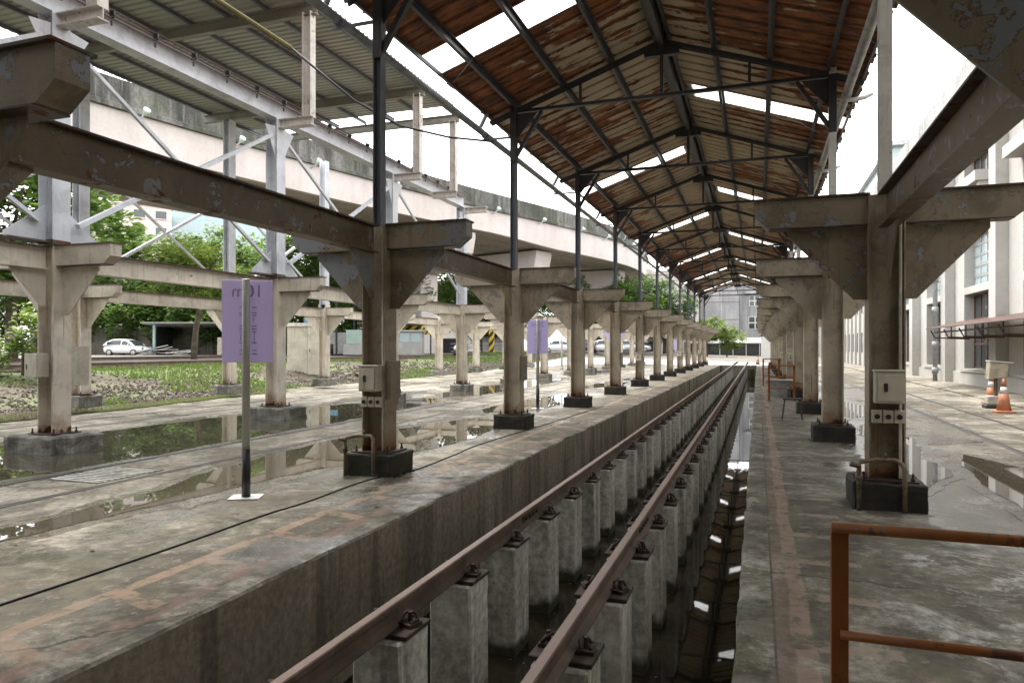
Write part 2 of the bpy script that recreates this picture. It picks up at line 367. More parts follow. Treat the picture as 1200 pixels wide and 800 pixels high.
def mat_skylight():
    m = NT('fibreglass_skylight'); n = m.noise(2, 5, vec=m.scale(m.pos, (1, 6, 1)))
    c = m.mix(m.ramp(n, .35, .65), (.60, .60, .58), (.88, .88, .88))
    tr = m.t.nodes.new('ShaderNodeBsdfTranslucent'); m.set(tr.inputs[0], c)
    tp = m.t.nodes.new('ShaderNodeBsdfTransparent'); m.set(tp.inputs[0], (1, 1, 1))
    mx = m.t.nodes.new('ShaderNodeMixShader'); mx.inputs[0].default_value = .2
    m.t.links.new(tr.outputs[0], mx.inputs[1]); m.t.links.new(tp.outputs[0], mx.inputs[2]); m.t.links.new(mx.outputs[0], m.out.inputs[0])
    return m.mat
M['skylight'] = mat_skylight()
def mat_greenroof():
    m = NT('grey_green_roof_sheet'); n = m.noise(.8, 5)
    c = m.mix(m.ramp(n, .3, .7), (.29, .305, .27), (.37, .38, .35))
    tr = m.t.nodes.new('ShaderNodeBsdfTranslucent'); m.set(tr.inputs[0], (.5, .55, .45))
    m.p(Base_Color=c, Roughness=.5)
    return m.mat
M['greenroof'] = mat_greenroof()

def mat_water(name, col, rough=.012, bump=.0):
    m = NT(name); n = m.noise(1.2, 5)
    m.p(Base_Color=m.mix(n, tuple(c*.7 for c in col), col), Roughness=rough, IOR=1.33, Specular_IOR_Level=.5)
    if bump: m.bump(m.noise(3.0, 2), bump, .02)
    return m.mat
M['pitwater'] = mat_water('pit_water', (.020, .017, .011), .02, .012)
M['puddle'] = mat_water('puddle_water', (.105, .092, .068), .012, .006)
M['mudwater'] = mat_water('muddy_water', (.11, .095, .06), .05, .02)

def mat_leaf(name, a, b, tr=.35):
    m = NT(name); r = m.noise(.9, 3); r2 = m.noise(7, 2)
    c = m.mix(m.ramp(r, .35, .65), a, b); c = m.mix(m.math('MULTIPLY', r2, .4), c, tuple(v*.45 for v in a))
    m.p(Base_Color=c, Roughness=.5, Specular_IOR_Level=.3)
    t = m.t.nodes.new('ShaderNodeBsdfTranslucent'); m.set(t.inputs[0], m.mix(.5, c, (.25, .38, .05)))
    mx = m.t.nodes.new('ShaderNodeMixShader'); mx.inputs[0].default_value = tr
    m.t.links.new(m.b.outputs[0], mx.inputs[1]); m.t.links.new(t.outputs[0], mx.inputs[2]); m.t.links.new(mx.outputs[0], m.out.inputs[0])
    return m.mat
M['leaf_mid'] = mat_leaf('leaf_mid_green', (.085, .165, .045), (.17, .28, .07))
M['leaf_dark'] = mat_leaf('leaf_dark_green', (.055, .12, .042), (.12, .215, .065))
M['leaf_lime'] = mat_leaf('leaf_lime', (.15, .23, .05), (.30, .37, .09))
M['leaf_pale'] = mat_leaf('leaf_pale', (.15, .23, .10), (.27, .36, .16))
M['bark'] = plain('bark', (.13, .105, .075), .85, 0, .4, 4, .6)
M['glass'] = NT('window_glass').p(Base_Color=(.035, .045, .05), Roughness=.06, Specular_IOR_Level=.7).mat
M['paleglass'] = NT('pale_curtain_glass').p(Base_Color=(.36, .45, .47), Roughness=.12, Specular_IOR_Level=.6).mat
M['tealglass'] = plain('teal_glass_wall', (.38, .56, .58), .15, 0, .15, .05, 0)
M['pinktile'] = plain('pink_tile', (.66, .57, .55), .7, 0, .1, 1, 0)
M['frame'] = plain('brown_frame', (.10, .055, .04), .5)
M['awning'] = painted_steel('awning_rust', (.085, .05, .042), (.1, .05, .04), .6, False, .55, .4)
M['carwhite'] = NT('white_car_paint').p(Base_Color=(.76, .78, .80), Roughness=.25, Coat_Weight=.6).mat
M['carsilver'] = NT('silver_car_paint').p(Base_Color=(.5, .52, .55), Roughness=.3, Metallic=.4, Coat_Weight=.5).mat
M['cardark'] = NT('dark_car_paint').p(Base_Color=(.05, .055, .065), Roughness=.25, Coat_Weight=.6).mat
M['lampglass'] = plain('lamp_glass', (.62, .78, .70), .2)
M['cone'] = plain('cone_orange', (.46, .19, .10), .55, 0, .2)
M['teal'] = plain('teal_sheet', (.13, .26, .25), .6)
M['mint'] = plain('mint_sheet', (.27, .44, .42), .6)
M['bluetarp'] = plain('blue_tarp', (.13, .30, .42), .6)
M['asbestos'] = plain('grey_roof_board', (.34, .34, .325), .7, 0, .15, 1)
M['rubble'] = plain('rubble', (.30, .28, .25), .9, 0, .6, 5, .5)
def mat_panel(name, col):
    m = NT(name); m.p(Base_Color=col, Roughness=.45)
    t = m.t.nodes.new('ShaderNodeBsdfTranslucent'); m.set(t.inputs[0], tuple(min(1, v*1.25) for v in col))
    mx = m.t.nodes.new('ShaderNodeMixShader'); mx.inputs[0].default_value = .5
    m.t.links.new(m.b.outputs[0], mx.inputs[1]); m.t.links.new(t.outputs[0], mx.inputs[2]); m.t.links.new(mx.outputs[0], m.out.inputs[0]); return m.mat
M['purple'] = mat_panel('lavender_panel', (.55, .50, .66))
M['purpledark'] = NT('lavender_lettering').p(Base_Color=(.36, .30, .48), Roughness=.5).mat
M['lilac'] = mat_panel('lilac_panel', (.62, .60, .76))
def mat_hazard():
    m = NT('hazard_stripes'); x, y, z = m.xyz()
    f = m.math('FRACT', m.math('DIVIDE', m.math('ADD', m.math('ADD', x, y), m.math('MULTIPLY', z, -1.0)), .85))
    c = m.mix(m.band(f, .0, .5, .01), (.58, .40, .03), (.025, .025, .025)); m.p(Base_Color=c, Roughness=.6); return m.mat
M['hazard'] = mat_hazard()

def mat_dirt():
    m = NT('dirt_and_ballast'); x, y, z = m.xyz()
    n = m.noise(.35, 6, .65); f = m.noise(6, 6, .7)
    c = m.mix(m.ramp(n, .35, .65), (.055, .043, .027), (.115, .096, .068))
    c = m.mix(m.math('MULTIPLY', m.ramp(m.noise(.22, 5, .6, vec=m.addv(m.pos, (40, 2, 0))), .46, .56), .75), c, m.mix(f, (.075, .11, .03), (.16, .20, .07)))
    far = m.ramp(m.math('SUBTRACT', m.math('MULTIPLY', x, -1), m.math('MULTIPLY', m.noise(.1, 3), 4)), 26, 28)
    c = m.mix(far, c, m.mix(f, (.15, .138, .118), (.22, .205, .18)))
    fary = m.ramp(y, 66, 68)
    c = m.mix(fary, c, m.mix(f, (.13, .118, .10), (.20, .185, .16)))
    c = m.mix(.5, c, m.mix(f, (.2, .2, .2), (.8, .8, .8)), 'OVERLAY')
    m.p(Base_Color=c, Roughness=.9); m.bump(f, .6, .05); return m.mat
M['dirt'] = mat_dirt()
M['stone'] = plain('ballast_stone', (.095, .08, .06), .9, 0, .5, 9, .4)
M['grass'] = mat_leaf('grass_blades', (.10, .17, .035), (.19, .27, .07), .3)

# ------------------------------------------------------------------ ground
def ground_z(x, y):
    # flat concrete level by the shed, rising to the ballasted yard on the left
    t = max(0.0, min(1.0, (-16.9 - x)/7.0)); t = t*t*(3-2*t)
    r = max(0.0, min(1.0, (-24 - x)/10.0)); q = max(0.0, min(1.0, (y-42)/22.0))*max(0.0, min(1.0, (-14.5-x)/3.5))
    z = max(t*.72 + r*.2, q*1.0)
    if -26 < x < -17: z += .10*mnoise.noise(Vector((x*.5, y*.35, 0)))*min(1, t*4) + .05*mnoise.noise(Vector((x*1.7, y*1.5, 3)))*min(1, t*4)
    return z
mb = MB()
xs = [-1500, -600, -250, -120, -70, -50, -40, -34, -30] + [-28 + .6*i for i in range(19)] + [-16.8, 9.6, 14, 30, 80, 300, 1500]
ys = [-300, -100, -40, -20, -6] + [-3 + 1.0*i for i in range(72)] + [74, 84, 100, 130, 180, 300, 700, 1800]
idx = {}
for i, x in enumerate(xs):
    for j, y in enumerate(ys):
        idx[i, j] = len(mb.v); mb.v.append((x, y, ground_z(x, y) - (.006 if x > -16.9 else 0)))
for i in range(len(xs)-1):
    for j in range(len(ys)-1):
        if xs[i] >= -16.81 and xs[i+1] <= 9.61 and ys[j] >= -6.1 and ys[j+1] <= 68.1: continue
        mb.f.append([idx[i,j], idx[i+1,j], idx[i+1,j+1], idx[i,j+1]]); mb.m.append(0)
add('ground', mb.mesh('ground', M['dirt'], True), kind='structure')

# concrete floor round the pit, with a chipped edge
def edge_pt(side, y):
    n = mnoise.noise(Vector((y*2.1, side*7.0, 0)))*.5 + mnoise.noise(Vector((y*7.3, side*3.0, 2)))*.5
    chip = max(0, mnoise.noise(Vector((y*1.1, side*11., 5))) - .18)*.10
    return n*.022 + chip*1.8
ysteps = [PIT_Y0 + .13*i for i in range(int((PIT_Y1-PIT_Y0)/.13))] + [PIT_Y1]
def floor_side(edge, sgn, outer):
    b = MB(); offs = [0, .018, .06, .2, .6]
    rows = []
    for y in ysteps:
        e = edge_pt(sgn, y); row = []
        for k, of in enumerate(offs):
            xx = edge + sgn*(of + e*max(0, 1-of/.2)); zz = -.022 - e*.3 if k == 0 else (-.004 if k == 1 else 0)
            row.append((xx, y, zz))
        row.append((outer, y, 0)); rows.append(row)
    n = len(offs)+1
    for r in rows: b.v += r
    for i in range(len(rows)-1):
        for k in range(n-1): b.f.append([i*n+k, i*n+k+1, (i+1)*n+k+1, (i+1)*n+k][::1 if sgn > 0 else -1]); b.m.append(0)
    return b, [r[0] for r in rows]
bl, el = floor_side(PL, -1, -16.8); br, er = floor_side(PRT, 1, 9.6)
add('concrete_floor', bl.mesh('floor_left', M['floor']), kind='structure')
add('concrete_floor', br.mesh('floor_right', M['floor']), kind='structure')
b = MB(); b.box(-16.8, 9.6, -6, PIT_Y0, -.3, 0); b.box(-16.8, 9.6, PIT_Y1, 68, -.3, 0)
add('concrete_floor', b.mesh('floor_ends', M['floor']), kind='structure')
# pit: walls, end walls, bed, water
def wallmesh(edge, back):
    b = MB()
    for p in edge: b.v += [p, (p[0]-(.0 if back < p[0] else 0), p[1], -.12), (p[0], p[1], -2.0)]
    for i in range(len(edge)-1):
        for k in range(2): b.f.append([i*3+k, (i+1)*3+k, (i+1)*3+k+1, i*3+k+1]); b.m.append(0)
    return b
add('pit_wall', wallmesh(el, -4).mesh('pit_wall_left', M['pitwall']), kind='structure')
add('pit_wall', wallmesh(er, 1).mesh('pit_wall_right', M['pitwall']), kind='structure')
b = MB(); b.box(PL-.1, PRT+.1, PIT_Y1+.002, PIT_Y1+.3, -2, -.004); b.box(PL-.1, PRT+.1, PIT_Y0-.3, PIT_Y0-.002, -2, -.004)
add('pit_end_wall', b.mesh('pit_end_walls', M['pitwall']), kind='structure')
b = MB(); b.box(PL-.1, PRT+.1, PIT_Y0-.1, PIT_Y1+.1, -2.1, -1.9); add('pit_bed', b.mesh('pit_bed', M['blockdark']), kind='structure')
b = MB(); b.add([(PL-.05, PIT_Y0-.05, WATER), (PRT+.05, PIT_Y0-.05, WATER), (PRT+.05, PIT_Y1+.05, WATER), (PL-.05, PIT_Y1+.05, WATER)], [(0,1,2,3)])
add('pit_water', b.mesh('pit_water', M['pitwater']), kind='structure')

# puddles: thin sheets with wandering outlines, given as (y, x_min, x_max) spines
def puddle(spine, mat, z=.006, seed=0, amp=.22, margin=True):
    if margin and mat is M['puddle']:
        puddle([(spine[0][0]-.35, spine[0][1], spine[0][1])]+[(y, a-.14-.2*abs(mnoise.noise(Vector((y, 3, seed)))), c+.16+.35*abs(mnoise.noise(Vector((y, 8, seed))))) for y, a, c in spine]+[(spine[-1][0]+.4, spine[-1][1], spine[-1][1])], M['damp'], .0021+seed*.00013, seed, amp*1.25, False)
    if z == .006: z += .0003+seed*.0002
    b = MB(); pts = []
    for i in range(len(spine)-1):
        (ya, a0, a1), (yb, b0, b1) = spine[i], spine[i+1]; n = max(2, int(abs(yb-ya)/.12))
        for k in range(n):
            t = k/n; pts.append((ya+(yb-ya)*t, a0+(b0-a0)*t, a1+(b1-a1)*t))
    pts.append(spine[-1])
    for y, a, c in pts:
        w = min(1, (c-a)/.5)
        f = lambda s: (mnoise.noise(Vector((y*.9, s, seed)))*.6 + mnoise.noise(Vector((y*3.1, s+9, seed)))*.28 + mnoise.noise(Vector((y*9, s+19, seed)))*.12)*amp*w
        a2, c2 = a+f(0), c+f(50)
        if c2 < a2: a2 = c2 = (a2+c2)/2
        b.v += [(a2, y, z), (c2, y, z)]
    for i in range(len(pts)-1): b.f.append([2*i, 2*i+1, 2*i+3, 2*i+2]); b.m.append(0)
    return add('puddle' if mat is not M['damp'] else 'damp_patch', b.mesh('puddle', mat), kind='structure')
puddle([(2.6,-6.2,-6.2),(3.2,-6.35,-5.95),(5.0,-6.25,-5.8),(6.5,-6.45,-5.65),(8.0,-6.75,-5.45),(9.0,-6.9,-5.0),(10.5,-6.9,-4.8),(11.8,-6.8,-4.75),(12.8,-6.6,-4.9),(13.8,-6.4,-5.1),(14.8,-6.1,-5.6),(15.3,-5.9,-5.9)], M['puddle'], seed=1)
puddle([(15.8,-6.0,-6.0),(16.6,-6.7,-5.4),(18.5,-6.8,-5.2),(21,-6.6,-5.25),(23.2,-6.3,-5.5),(24.5,-6.0,-6.0)], M['puddle'], seed=2)
puddle([(2.5,-9.6,-9.6),(3.5,-10.6,-8.8),(6,-11.2,-8.55),(7.6,-11.6,-8.5),(9,-11.7,-8.5),(11,-11.75,-8.55),(13,-11.6,-8.5),(15,-11.4,-8.6),(17,-11.0,-8.7),(19,-10.8,-8.8),(20.2,-10.0,-9.4)], M['puddle'], seed=3)
puddle([(20.6,-9.6,-9.6),(22,-10.4,-8.8),(25,-10.7,-8.7),(29,-10.5,-8.8),(33,-10.2,-8.9),(36,-9.6,-9.5)], M['puddle'], seed=4)
puddle([(38,-9.8,-9.8),(40,-10.4,-9.0),(46,-10.3,-8.9),(52,-9.8,-9.4)], M['puddle'], seed=5)
puddle([(27,-6.4,-6.4),(29,-6.8,-5.5),(34,-6.7,-5.6),(38,-6.2,-6.0)], M['puddle'], seed=6)
puddle([(4.8,-17.0,-15.9),(9,-17.2,-15.0),(12,-17.1,-15.2),(14.5,-17.0,-15.4),(18,-17.0,-15.9),(22,-16.9,-16.3)], M['mudwater'], z=.02, seed=7)
puddle([(5.9,3.0,3.0),(6.8,2.55,3.4),(8.2,2.45,3.6),(9.6,2.5,3.5),(11.0,2.6,3.3),(12.2,2.9,2.9)], M['puddle'], seed=8, amp=.18)
puddle([(9.0,1.75,1.75),(10.0,1.6,2.25),(12,1.55,2.35),(13.5,1.75,2.5),(15.2,1.8,2.4),(16.4,2.1,2.1)], M['puddle'], seed=9, amp=.28)
puddle([(17.5,2.0,2.0),(19,1.6,2.8),(21.5,1.7,2.7),(23.5,2.2,2.3)], M['puddle'], seed=10, amp=.25)
puddle([(27,1.9,1.9),(29,1.6,2.9),(32,1.8,2.6),(34,2.2,2.2)], M['puddle'], seed=11, amp=.25)

# embedded rails in the floor: rail head plus flange groove
def embedded(x, y0, y1, label, g=-1):
    b = MB(); b.mi = 0
    b.box(x-.026, x+.026, y0, y1, -.05, .006)
    o = add('embedded_rail', b.mesh('embedded_rail', M['oldsteel']), label=label, cat='rail', group='rails set flush in the concrete')
    b = MB(); b.box(x+g*.028-(.05 if g < 0 else 0), x+g*.028+(.05 if g > 0 else 0), y0, y1, -.05, .004)
    add('flange_groove', b.mesh('flange_groove', M['rubber']), o)
embedded(-7.15, -5, 68, 'rail set flush in concrete, nearer one left of the pit-side columns', -1)
embedded(-8.32, -5, 68, 'rail set flush in concrete beside the long green-reflecting puddle', 1)
embedded(-12.85, -5, 68, 'rail set flush in concrete just behind the pale-blue braced columns')
embedded(-14.02, -5, 68, 'rail set flush in concrete along the edge of the dirt bank', 1)
embedded(3.75, -5, 68, 'dark rail set flush in concrete nearer the right-hand columns', 1)
embedded(4.92, -5, 68, 'rail set flush in concrete nearer the traffic cones', -1)
b = MB(); b.box(6.55, 9.5, -5.9, 67, -.05, .05); add('pavement', b.mesh('pavement', M['floor']), kind='structure')

# floor drain grate with slanting bars
g = add('drain_grate', None, loc=(-7.74, 6.75, .0), label='slatted drain cover set between the flush rails on the left', cat='drain cover')
b = MB()
for e in ((-.42,-.40,-.5,.5),(.40,.42,-.5,.5),(-.40,.40,-.5,-.48),(-.40,.40,.48,.5)): b.box(*e, -.02, .007)
add('frame', b.mesh('grate_frame', M['block']), g)
b = MB(); b.box(-.4,.4,-.48,.48,-.03,.0045); add('backing', b.mesh('grate_back', M['rubber']), g)
slat = MB().box(-.395,.395,-.024,.024,-.02,.009).mesh('grate_slat', M['pier'])
for i in range(11): add('slat', slat, g, loc=(0, -.43+.086*i, 0))

# ------------------------------------------------------------------ rails over the pit and their pillars
prof = [(-.062,-.140),(.062,-.140),(.062,-.128),(.012,-.112),(.009,-.045),(.033,-.036),(.034,-.006),(.026,0),(-.026,0),(-.034,-.006),(-.033,-.036),(-.009,-.045),(-.012,-.112),(-.062,-.128)]
for x, nm in ((RAILS[0], 'rusty rail on concrete pillars along the left side of the pit'), (RAILS[1], 'rusty rail on concrete pillars nearer the right side of the pit')):
    b = MB(); b.prism([(x+p[0], p[1]) for p in prof], 'y', PIT_Y0-2, PIT_Y1-.02)
    b.prism([(x+p[0], p[1]+.012) for p in prof], 'y', PIT_Y1-.02, 120)
    r = add('rail', b.mesh('rail', M['rail']), label=nm, cat='rail', group='rails over the inspection pit')
    b = MB()
    for s in (-1, 1): b.box(x+s*.014-.008, x+s*.014+.008, 6.55, 7.05, -.105, -.05)
    for yy in (6.62, 6.74, 6.86, 6.98): b.box(x-.035, x+.035, yy-.012, yy+.012, -.09, -.066)
    add('fishplate', b.mesh('fishplate', M['rustplate']), r)
def pillar(seed):
    b = MB().box(-.165,.165,-.19,.19,-1.7,-.172); me = b.mesh('pillar_body', M['pier'], bevel=.014, jitter=.001, sub=7)
    r_ = random.Random(seed)
    for v in me.vertices:
        q = v.co*6+Vector((seed*13.1, 0, 0)); n = mnoise.noise_vector(q)*.0035
        corner = (abs(v.co.x) > .14)+(abs(v.co.y) > .165)
        if corner == 2: n *= 2.2
        v.co += Vector((n.x, n.y, 0))
    return me
pier_m = [pillar(i) for i in range(5)]
plate_m = MB().box(-.185,.185,-.16,.16,-.170,-.141).mesh('bearing_plate', M['rustplate'], bevel=.004)
b = MB(); b.box(-.05,.05,-.055,.055,-.139,-.118); b.tube([(-.02,-.05,-.105),(-.035,-.02,-.07),(-.03,.02,-.06),(.0,.05,-.08),(.03,.04,-.11),(.03,-.03,-.115)], .011, 6); b.tube([(0,0,-.12),(0,0,-.055)], .016, 6)
clip_m = b.mesh('rail_clip', M['rustplate'])
PY = [3.98+1.055*i for i in range(-2, 59)]
vis = 0
for side, x in (('left', RAILS[0]), ('right', RAILS[1])):
    first = 3.0 if side == 'left' else 3.0
    n = 0
    for i, y in enumerate(PY):
        if y < 2.8: continue
        far = n >= 30
        lab = ('small distant concrete pillar under the %s rail towards the far end of the pit' % side) if far else ('%s concrete pillar from the camera under the %s rail of the pit' % (nth(n), side))
        t = add('rail_pillar', None, loc=(x, y, 0), label=lab, cat='concrete pillar', group='pillars under the %s rail%s' % (side, ', far ones' if far else ''))
        add('shaft', pier_m[random.randrange(5)], t, loc=(0, random.uniform(-.02,.02), 0), rz=random.uniform(-.02,.02))
        add('bearing_plate', plate_m, t, rz=random.uniform(-.03,.03))
        if y < 34:
            for s in (-1, 1): add('rail_clip', clip_m, t, loc=(s*.115, random.uniform(-.02,.02), 0), rz=random.uniform(-.5,.5)+(0 if s > 0 else math.pi))
        n += 1

# ------------------------------------------------------------------ steel columns
ZT, ZB = 3.16, 2.85
def hshaft(z0, z1, w, d, tf=.016, tw=.014):
    b = MB()
    for s in (-1, 1): b.box(s*w/2-(tf if s > 0 else 0), s*w/2+(tf if s < 0 else 0), -d/2, d/2, z0, z1)
    b.box(-w/2+tf, w/2-tf, -tw/2, tw/2, z0, z1); return b
W, D = .33, .30
shaft_m = hshaft(.285, ZT-.002, W, D).mesh('shaft', M['beige']); shaft_p = hshaft(.285, ZT-.002, W, D).mesh('shaft', M['beige2']); shaft_c = hshaft(.285, ZT-.002, W, D).mesh('shaft', M['cream'])
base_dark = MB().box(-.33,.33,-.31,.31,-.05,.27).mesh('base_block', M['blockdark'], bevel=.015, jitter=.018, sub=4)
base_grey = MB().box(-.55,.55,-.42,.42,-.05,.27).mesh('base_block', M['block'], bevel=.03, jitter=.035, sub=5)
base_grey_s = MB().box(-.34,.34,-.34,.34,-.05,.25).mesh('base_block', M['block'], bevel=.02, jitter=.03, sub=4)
b = MB(); b.box(-.27,.27,-.24,.24,.272,.288)
foot_m = b.mesh('base_plate', M['rustplate'])
bolt_m = MB().lathe([(.02,.288),(.02,.31),(.012,.312),(.012,.36)], 6).mesh('anchor_bolt', M['rustplate'])
L = 1.25
# bracket arm: closed box section with a sloping end, on the +X side
b = MB(); b.prism([(W/2,ZB),(L-.14,ZB),(L,ZB+.11),(L,ZT-.016),(W/2,ZT-.016)], 'y', -.10, .10); b.mi = 1; b.box(W/2, L+.012, -.135, .135, ZT-.016, ZT+.002); b.box(W/2, L-.15, -.106, .106, ZB-.012, ZB-.001)
arm_m = b.mesh('bracket_arm', [M['bracket'], M['flange']]); arm_c = b.mesh('bracket_arm', [M['creamtrim'], M['flange']]); arm_p = b.mesh('bracket_arm', [M['bracket2'], M['flange']])
b = MB(); b.prism([(W/2,ZB-.016),(L-.33,ZB-.016),(L-.33,ZB-.085),(W/2+.12,ZB-.76),(W/2,ZB-.76)], 'y', -.008, .008)
gus_m = b.mesh('gusset', M['bracket']); gus_c = b.mesh('gusset', M['creamtrim']); gus_p = b.mesh('gusset', M['bracket2'])
b = MB(); b.prism([(D/2,ZB-.016),(.72,ZB-.016),(.72,ZB-.07),(D/2+.08,ZB-.62),(D/2,ZB-.62)], 'x', -.008, .008)
gusy_m = b.mesh('gusset_along', M['bracket']); gusy_c = b.mesh('gusset_along', M['creamtrim']); gusy_p = b.mesh('gusset_along', M['bracket2'])
post_blue = hshaft(ZT+.003, 6.42, .12, .12, .01, .01)
post_m = post_blue.mesh('roof_post', M['bluepost'])
pw = MB(); pw.box(-.06,.06,-.06,.06, ZT+.003, 6.42); postw_m = pw.mesh('roof_post', M['whitepost'])
pipe_m = MB().tube([(0,0,.3),(0,0,3.1)], .016, 8).mesh('conduit', M['box'])
# fittings
def switch_box(w, h, d):
    b = MB(); b.box(-w/2,w/2,-d,0,0,h); b.box(-w/2-.012,w/2+.012,-d-.015,.0,h,h+.02); return b
sb_m = switch_box(.26,.31,.14).mesh('switch_box', M['box'], bevel=.006)
sd_m = MB().box(-.105,.105,-.152,-.142,.025,.285).mesh('door', M['box'], bevel=.003)
sh_m = MB().box(-.05,-.02,-.168,-.154,.12,.20).mesh('handle', M['black'])
sk_m = MB().box(-.045,.045,-.06,0,0,.13).mesh('socket', M['box'], bevel=.006)
b = MB(); b.tube([(0,-.062,.065),(0,-.072,.065)], .026, 10); skh_m = b.mesh('socket_hole', M['black'])
pan_m = MB().box(0,.07,-.13,.13,0,.48).mesh('side_panel', M['bracket'], bevel=.005)
def fit_boxes(t, sockets=True, z=1.05):
    s = add('switch_box', sb_m, t, loc=(.0, -.155, z)); d = add('door', sd_m, s); add('handle', sh_m, s)
    if sockets:
        for i in range(3):
            k = add('socket', sk_m, t, loc=(-.1+.1*i, -.155, z-.2)); add('socket_hole', skh_m, k)
b = MB(); b.tube([(-.28,-.36,0),(-.28,-.36,.42),(-.27,-.33,.47),(-.12,-.30,.50),(.05,-.30,.50),(.10,-.32,.47),(.12,-.36,.42),(.12,-.36,.02)], .022, 8)
b.tube([(-.28,-.36,.44),(-.36,-.38,.46)], .028, 8); b.box(-.05,-.03,-.32,-.28,.52,.57); b.tube([(-.28,-.36,.30),(-.28,-.36,.36)], .034, 8)
tap_m = b.mesh('water_pipe', M['pipe'], True)

def column(x, k, rowname, base, post, boxes=0, panel=False, tap=False, conduit=True, z=0.0, armw=True, order=''):
    y = 2.43 if (x == XR and k == -1) else YK[k+1]
    t = add('steel_column', None, loc=(x, y, z), label='%s beige steel column %s' % (order, rowname), cat='column', group='beige steel columns')
    add('base_block', base, t, scale=.78 if k < 0 and x == XL else None); 
    f = add('base_plate', foot_m, t)
    if y < 30:
        for sx in (-1,1):
            for sy in (-1,1): add('anchor_bolt', bolt_m, f, loc=(sx*.22, sy*.19, 0))
    dz = -z
    out = x < -8; pale = k >= 1  # columns farther off take the lit copies, nearest ones the shade-darkened colours
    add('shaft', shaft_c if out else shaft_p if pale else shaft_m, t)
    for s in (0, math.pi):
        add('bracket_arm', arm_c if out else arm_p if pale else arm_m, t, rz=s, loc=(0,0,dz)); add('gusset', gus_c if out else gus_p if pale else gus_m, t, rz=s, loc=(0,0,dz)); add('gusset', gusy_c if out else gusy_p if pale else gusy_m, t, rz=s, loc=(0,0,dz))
    if post: add('roof_post', post, t)
    if boxes: fit_boxes(t, boxes > 1)
    if panel: add('side_panel', pan_m, t, loc=(W/2+.002, 0, .95))
    if tap: add('water_pipe', tap_m, t)
    if conduit: add('conduit', pipe_m, t, loc=(.13 if x < 0 else .12, -.135, .0 if boxes else .0))
    return t
for k in range(-1, NK):
    if k >= 0:
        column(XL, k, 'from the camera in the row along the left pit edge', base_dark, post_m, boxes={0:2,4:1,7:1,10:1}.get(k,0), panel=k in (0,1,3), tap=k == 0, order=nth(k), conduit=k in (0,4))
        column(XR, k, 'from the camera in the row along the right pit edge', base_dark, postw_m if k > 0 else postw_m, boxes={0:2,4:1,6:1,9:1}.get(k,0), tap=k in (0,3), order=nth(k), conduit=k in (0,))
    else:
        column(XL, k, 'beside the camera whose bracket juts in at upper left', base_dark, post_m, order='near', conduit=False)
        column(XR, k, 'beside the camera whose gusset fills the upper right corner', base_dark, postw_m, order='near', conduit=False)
    column(X2, k, 'from the left in the row with pale-blue braced posts above' if k >= 0 else 'just left of the frame in the pale-blue braced row', base_grey if k < 2 else base_grey_s, None, boxes=0, order=nth(k) if k >= 0 else 'hidden', conduit=k in (0, 3))
    if k >= 0 and k < 9: column(X3, k, 'from the left in the farthest row at the foot of the dirt bank', base_grey_s, None, z=.14, order=nth(k), conduit=False)

# longitudinal beams between columns
bm_ = MB().ibeam('y', D/2+.001, DY-D/2-.001, (0, ZT-.02-.175), .18, .35)
bm_.m = [1]*6+[0]*12
lbeam = bm_.mesh('longitudinal_beam', [M['beam'], M['flange']]); lbeam2 = bm_.mesh('longitudinal_beam', [M['creamtrim'], M['flange']])
for nm, x, k0, k1, me in (('left pit-edge columns', XL, -1, 10, lbeam), ('right pit-edge columns', XR, -1, 10, lbeam), ('pale-blue braced columns', X2, -1, 10, lbeam2), ('farthest row of columns by the dirt bank', X3, 0, 7, lbeam2)):
    for k in range(k0, k1+1):
        lab = ('rusty steel beam running overhead from the camera to the first of the %s' % nm) if k == -1 else ('steel beam between the %s and %s of the %s' % (nth(k), nth(k+1), nm))
        near = x == XR and k == -1
        add('longitudinal_beam', me, loc=(x, 2.43 if near else YK[k+1], 0), scale=(1, (YK[1]-2.43)/DY, 1) if near else None, label=lab, cat='beam', group='steel beams joining column heads')

# electrics on the pale-blue row's first column
t = add('meter_box', None, loc=(X2-.05, YK[1]-.151, 1.15), label='pale box on the front of the left pale-blue braced column', cat='electrical box')
add('case', MB().box(-.13,.13,-.2,0,0,.36).mesh('meter_case', M['box'], bevel=.006), t); add('latch', MB().box(-.09,-.075,-.207,-.2,.12,.2).mesh('latch', M['black']), t)
t = add('blank_panel', None, loc=(X2+W/2, YK[1]+.2, 1.0), label='cream sheet panel fixed beside the left pale-blue braced column', cat='panel')
add('panel', MB().box(-.02,.0,-.05,.26,0,.62).mesh('blank_panel', M['box']), t)

# unseen hall added behind the camera to keep light off the near steel
t = add('light_block_hall', None, loc=(0,-3.45,0), label='unseen dark hall added behind the camera to block light at the near end of the pit', cat='building')
for x0, x1 in ((-18,-15.6),(-11.2,-9.4),(-5.0,-3.7),(.3,1.9),(5.9,7.9)): add('pier', MB().box(x0,x1,-.4,0,0,5.2).mesh('hall_pier', M['block']), t)
add('wall', MB().box(-18,7.9,-.4,.0,5.202,12).mesh('hall_upper', M['block']), t); add('back_wall', MB().box(-18,7.9,-14.4,-14,0,12).mesh('hall_back', M['block']), t)
for x0 in (-18.4, 7.902): add('side_wall', MB().box(x0,x0+.39,-14.4,0,0,12).mesh('hall_side', M['block']), t)
add('roof', MB().box(-18.4,8.3,-14.5,.1,12.002,12.3).mesh('hall_roof_slab', M['block']), t)

# ------------------------------------------------------------------ main shed roof
SL = .344
def zt(s): return 7.33 - SL*s
HS, HE = 2.91, 3.47
RY0, RY1 = YK[0]-6.1, Y_END+.6
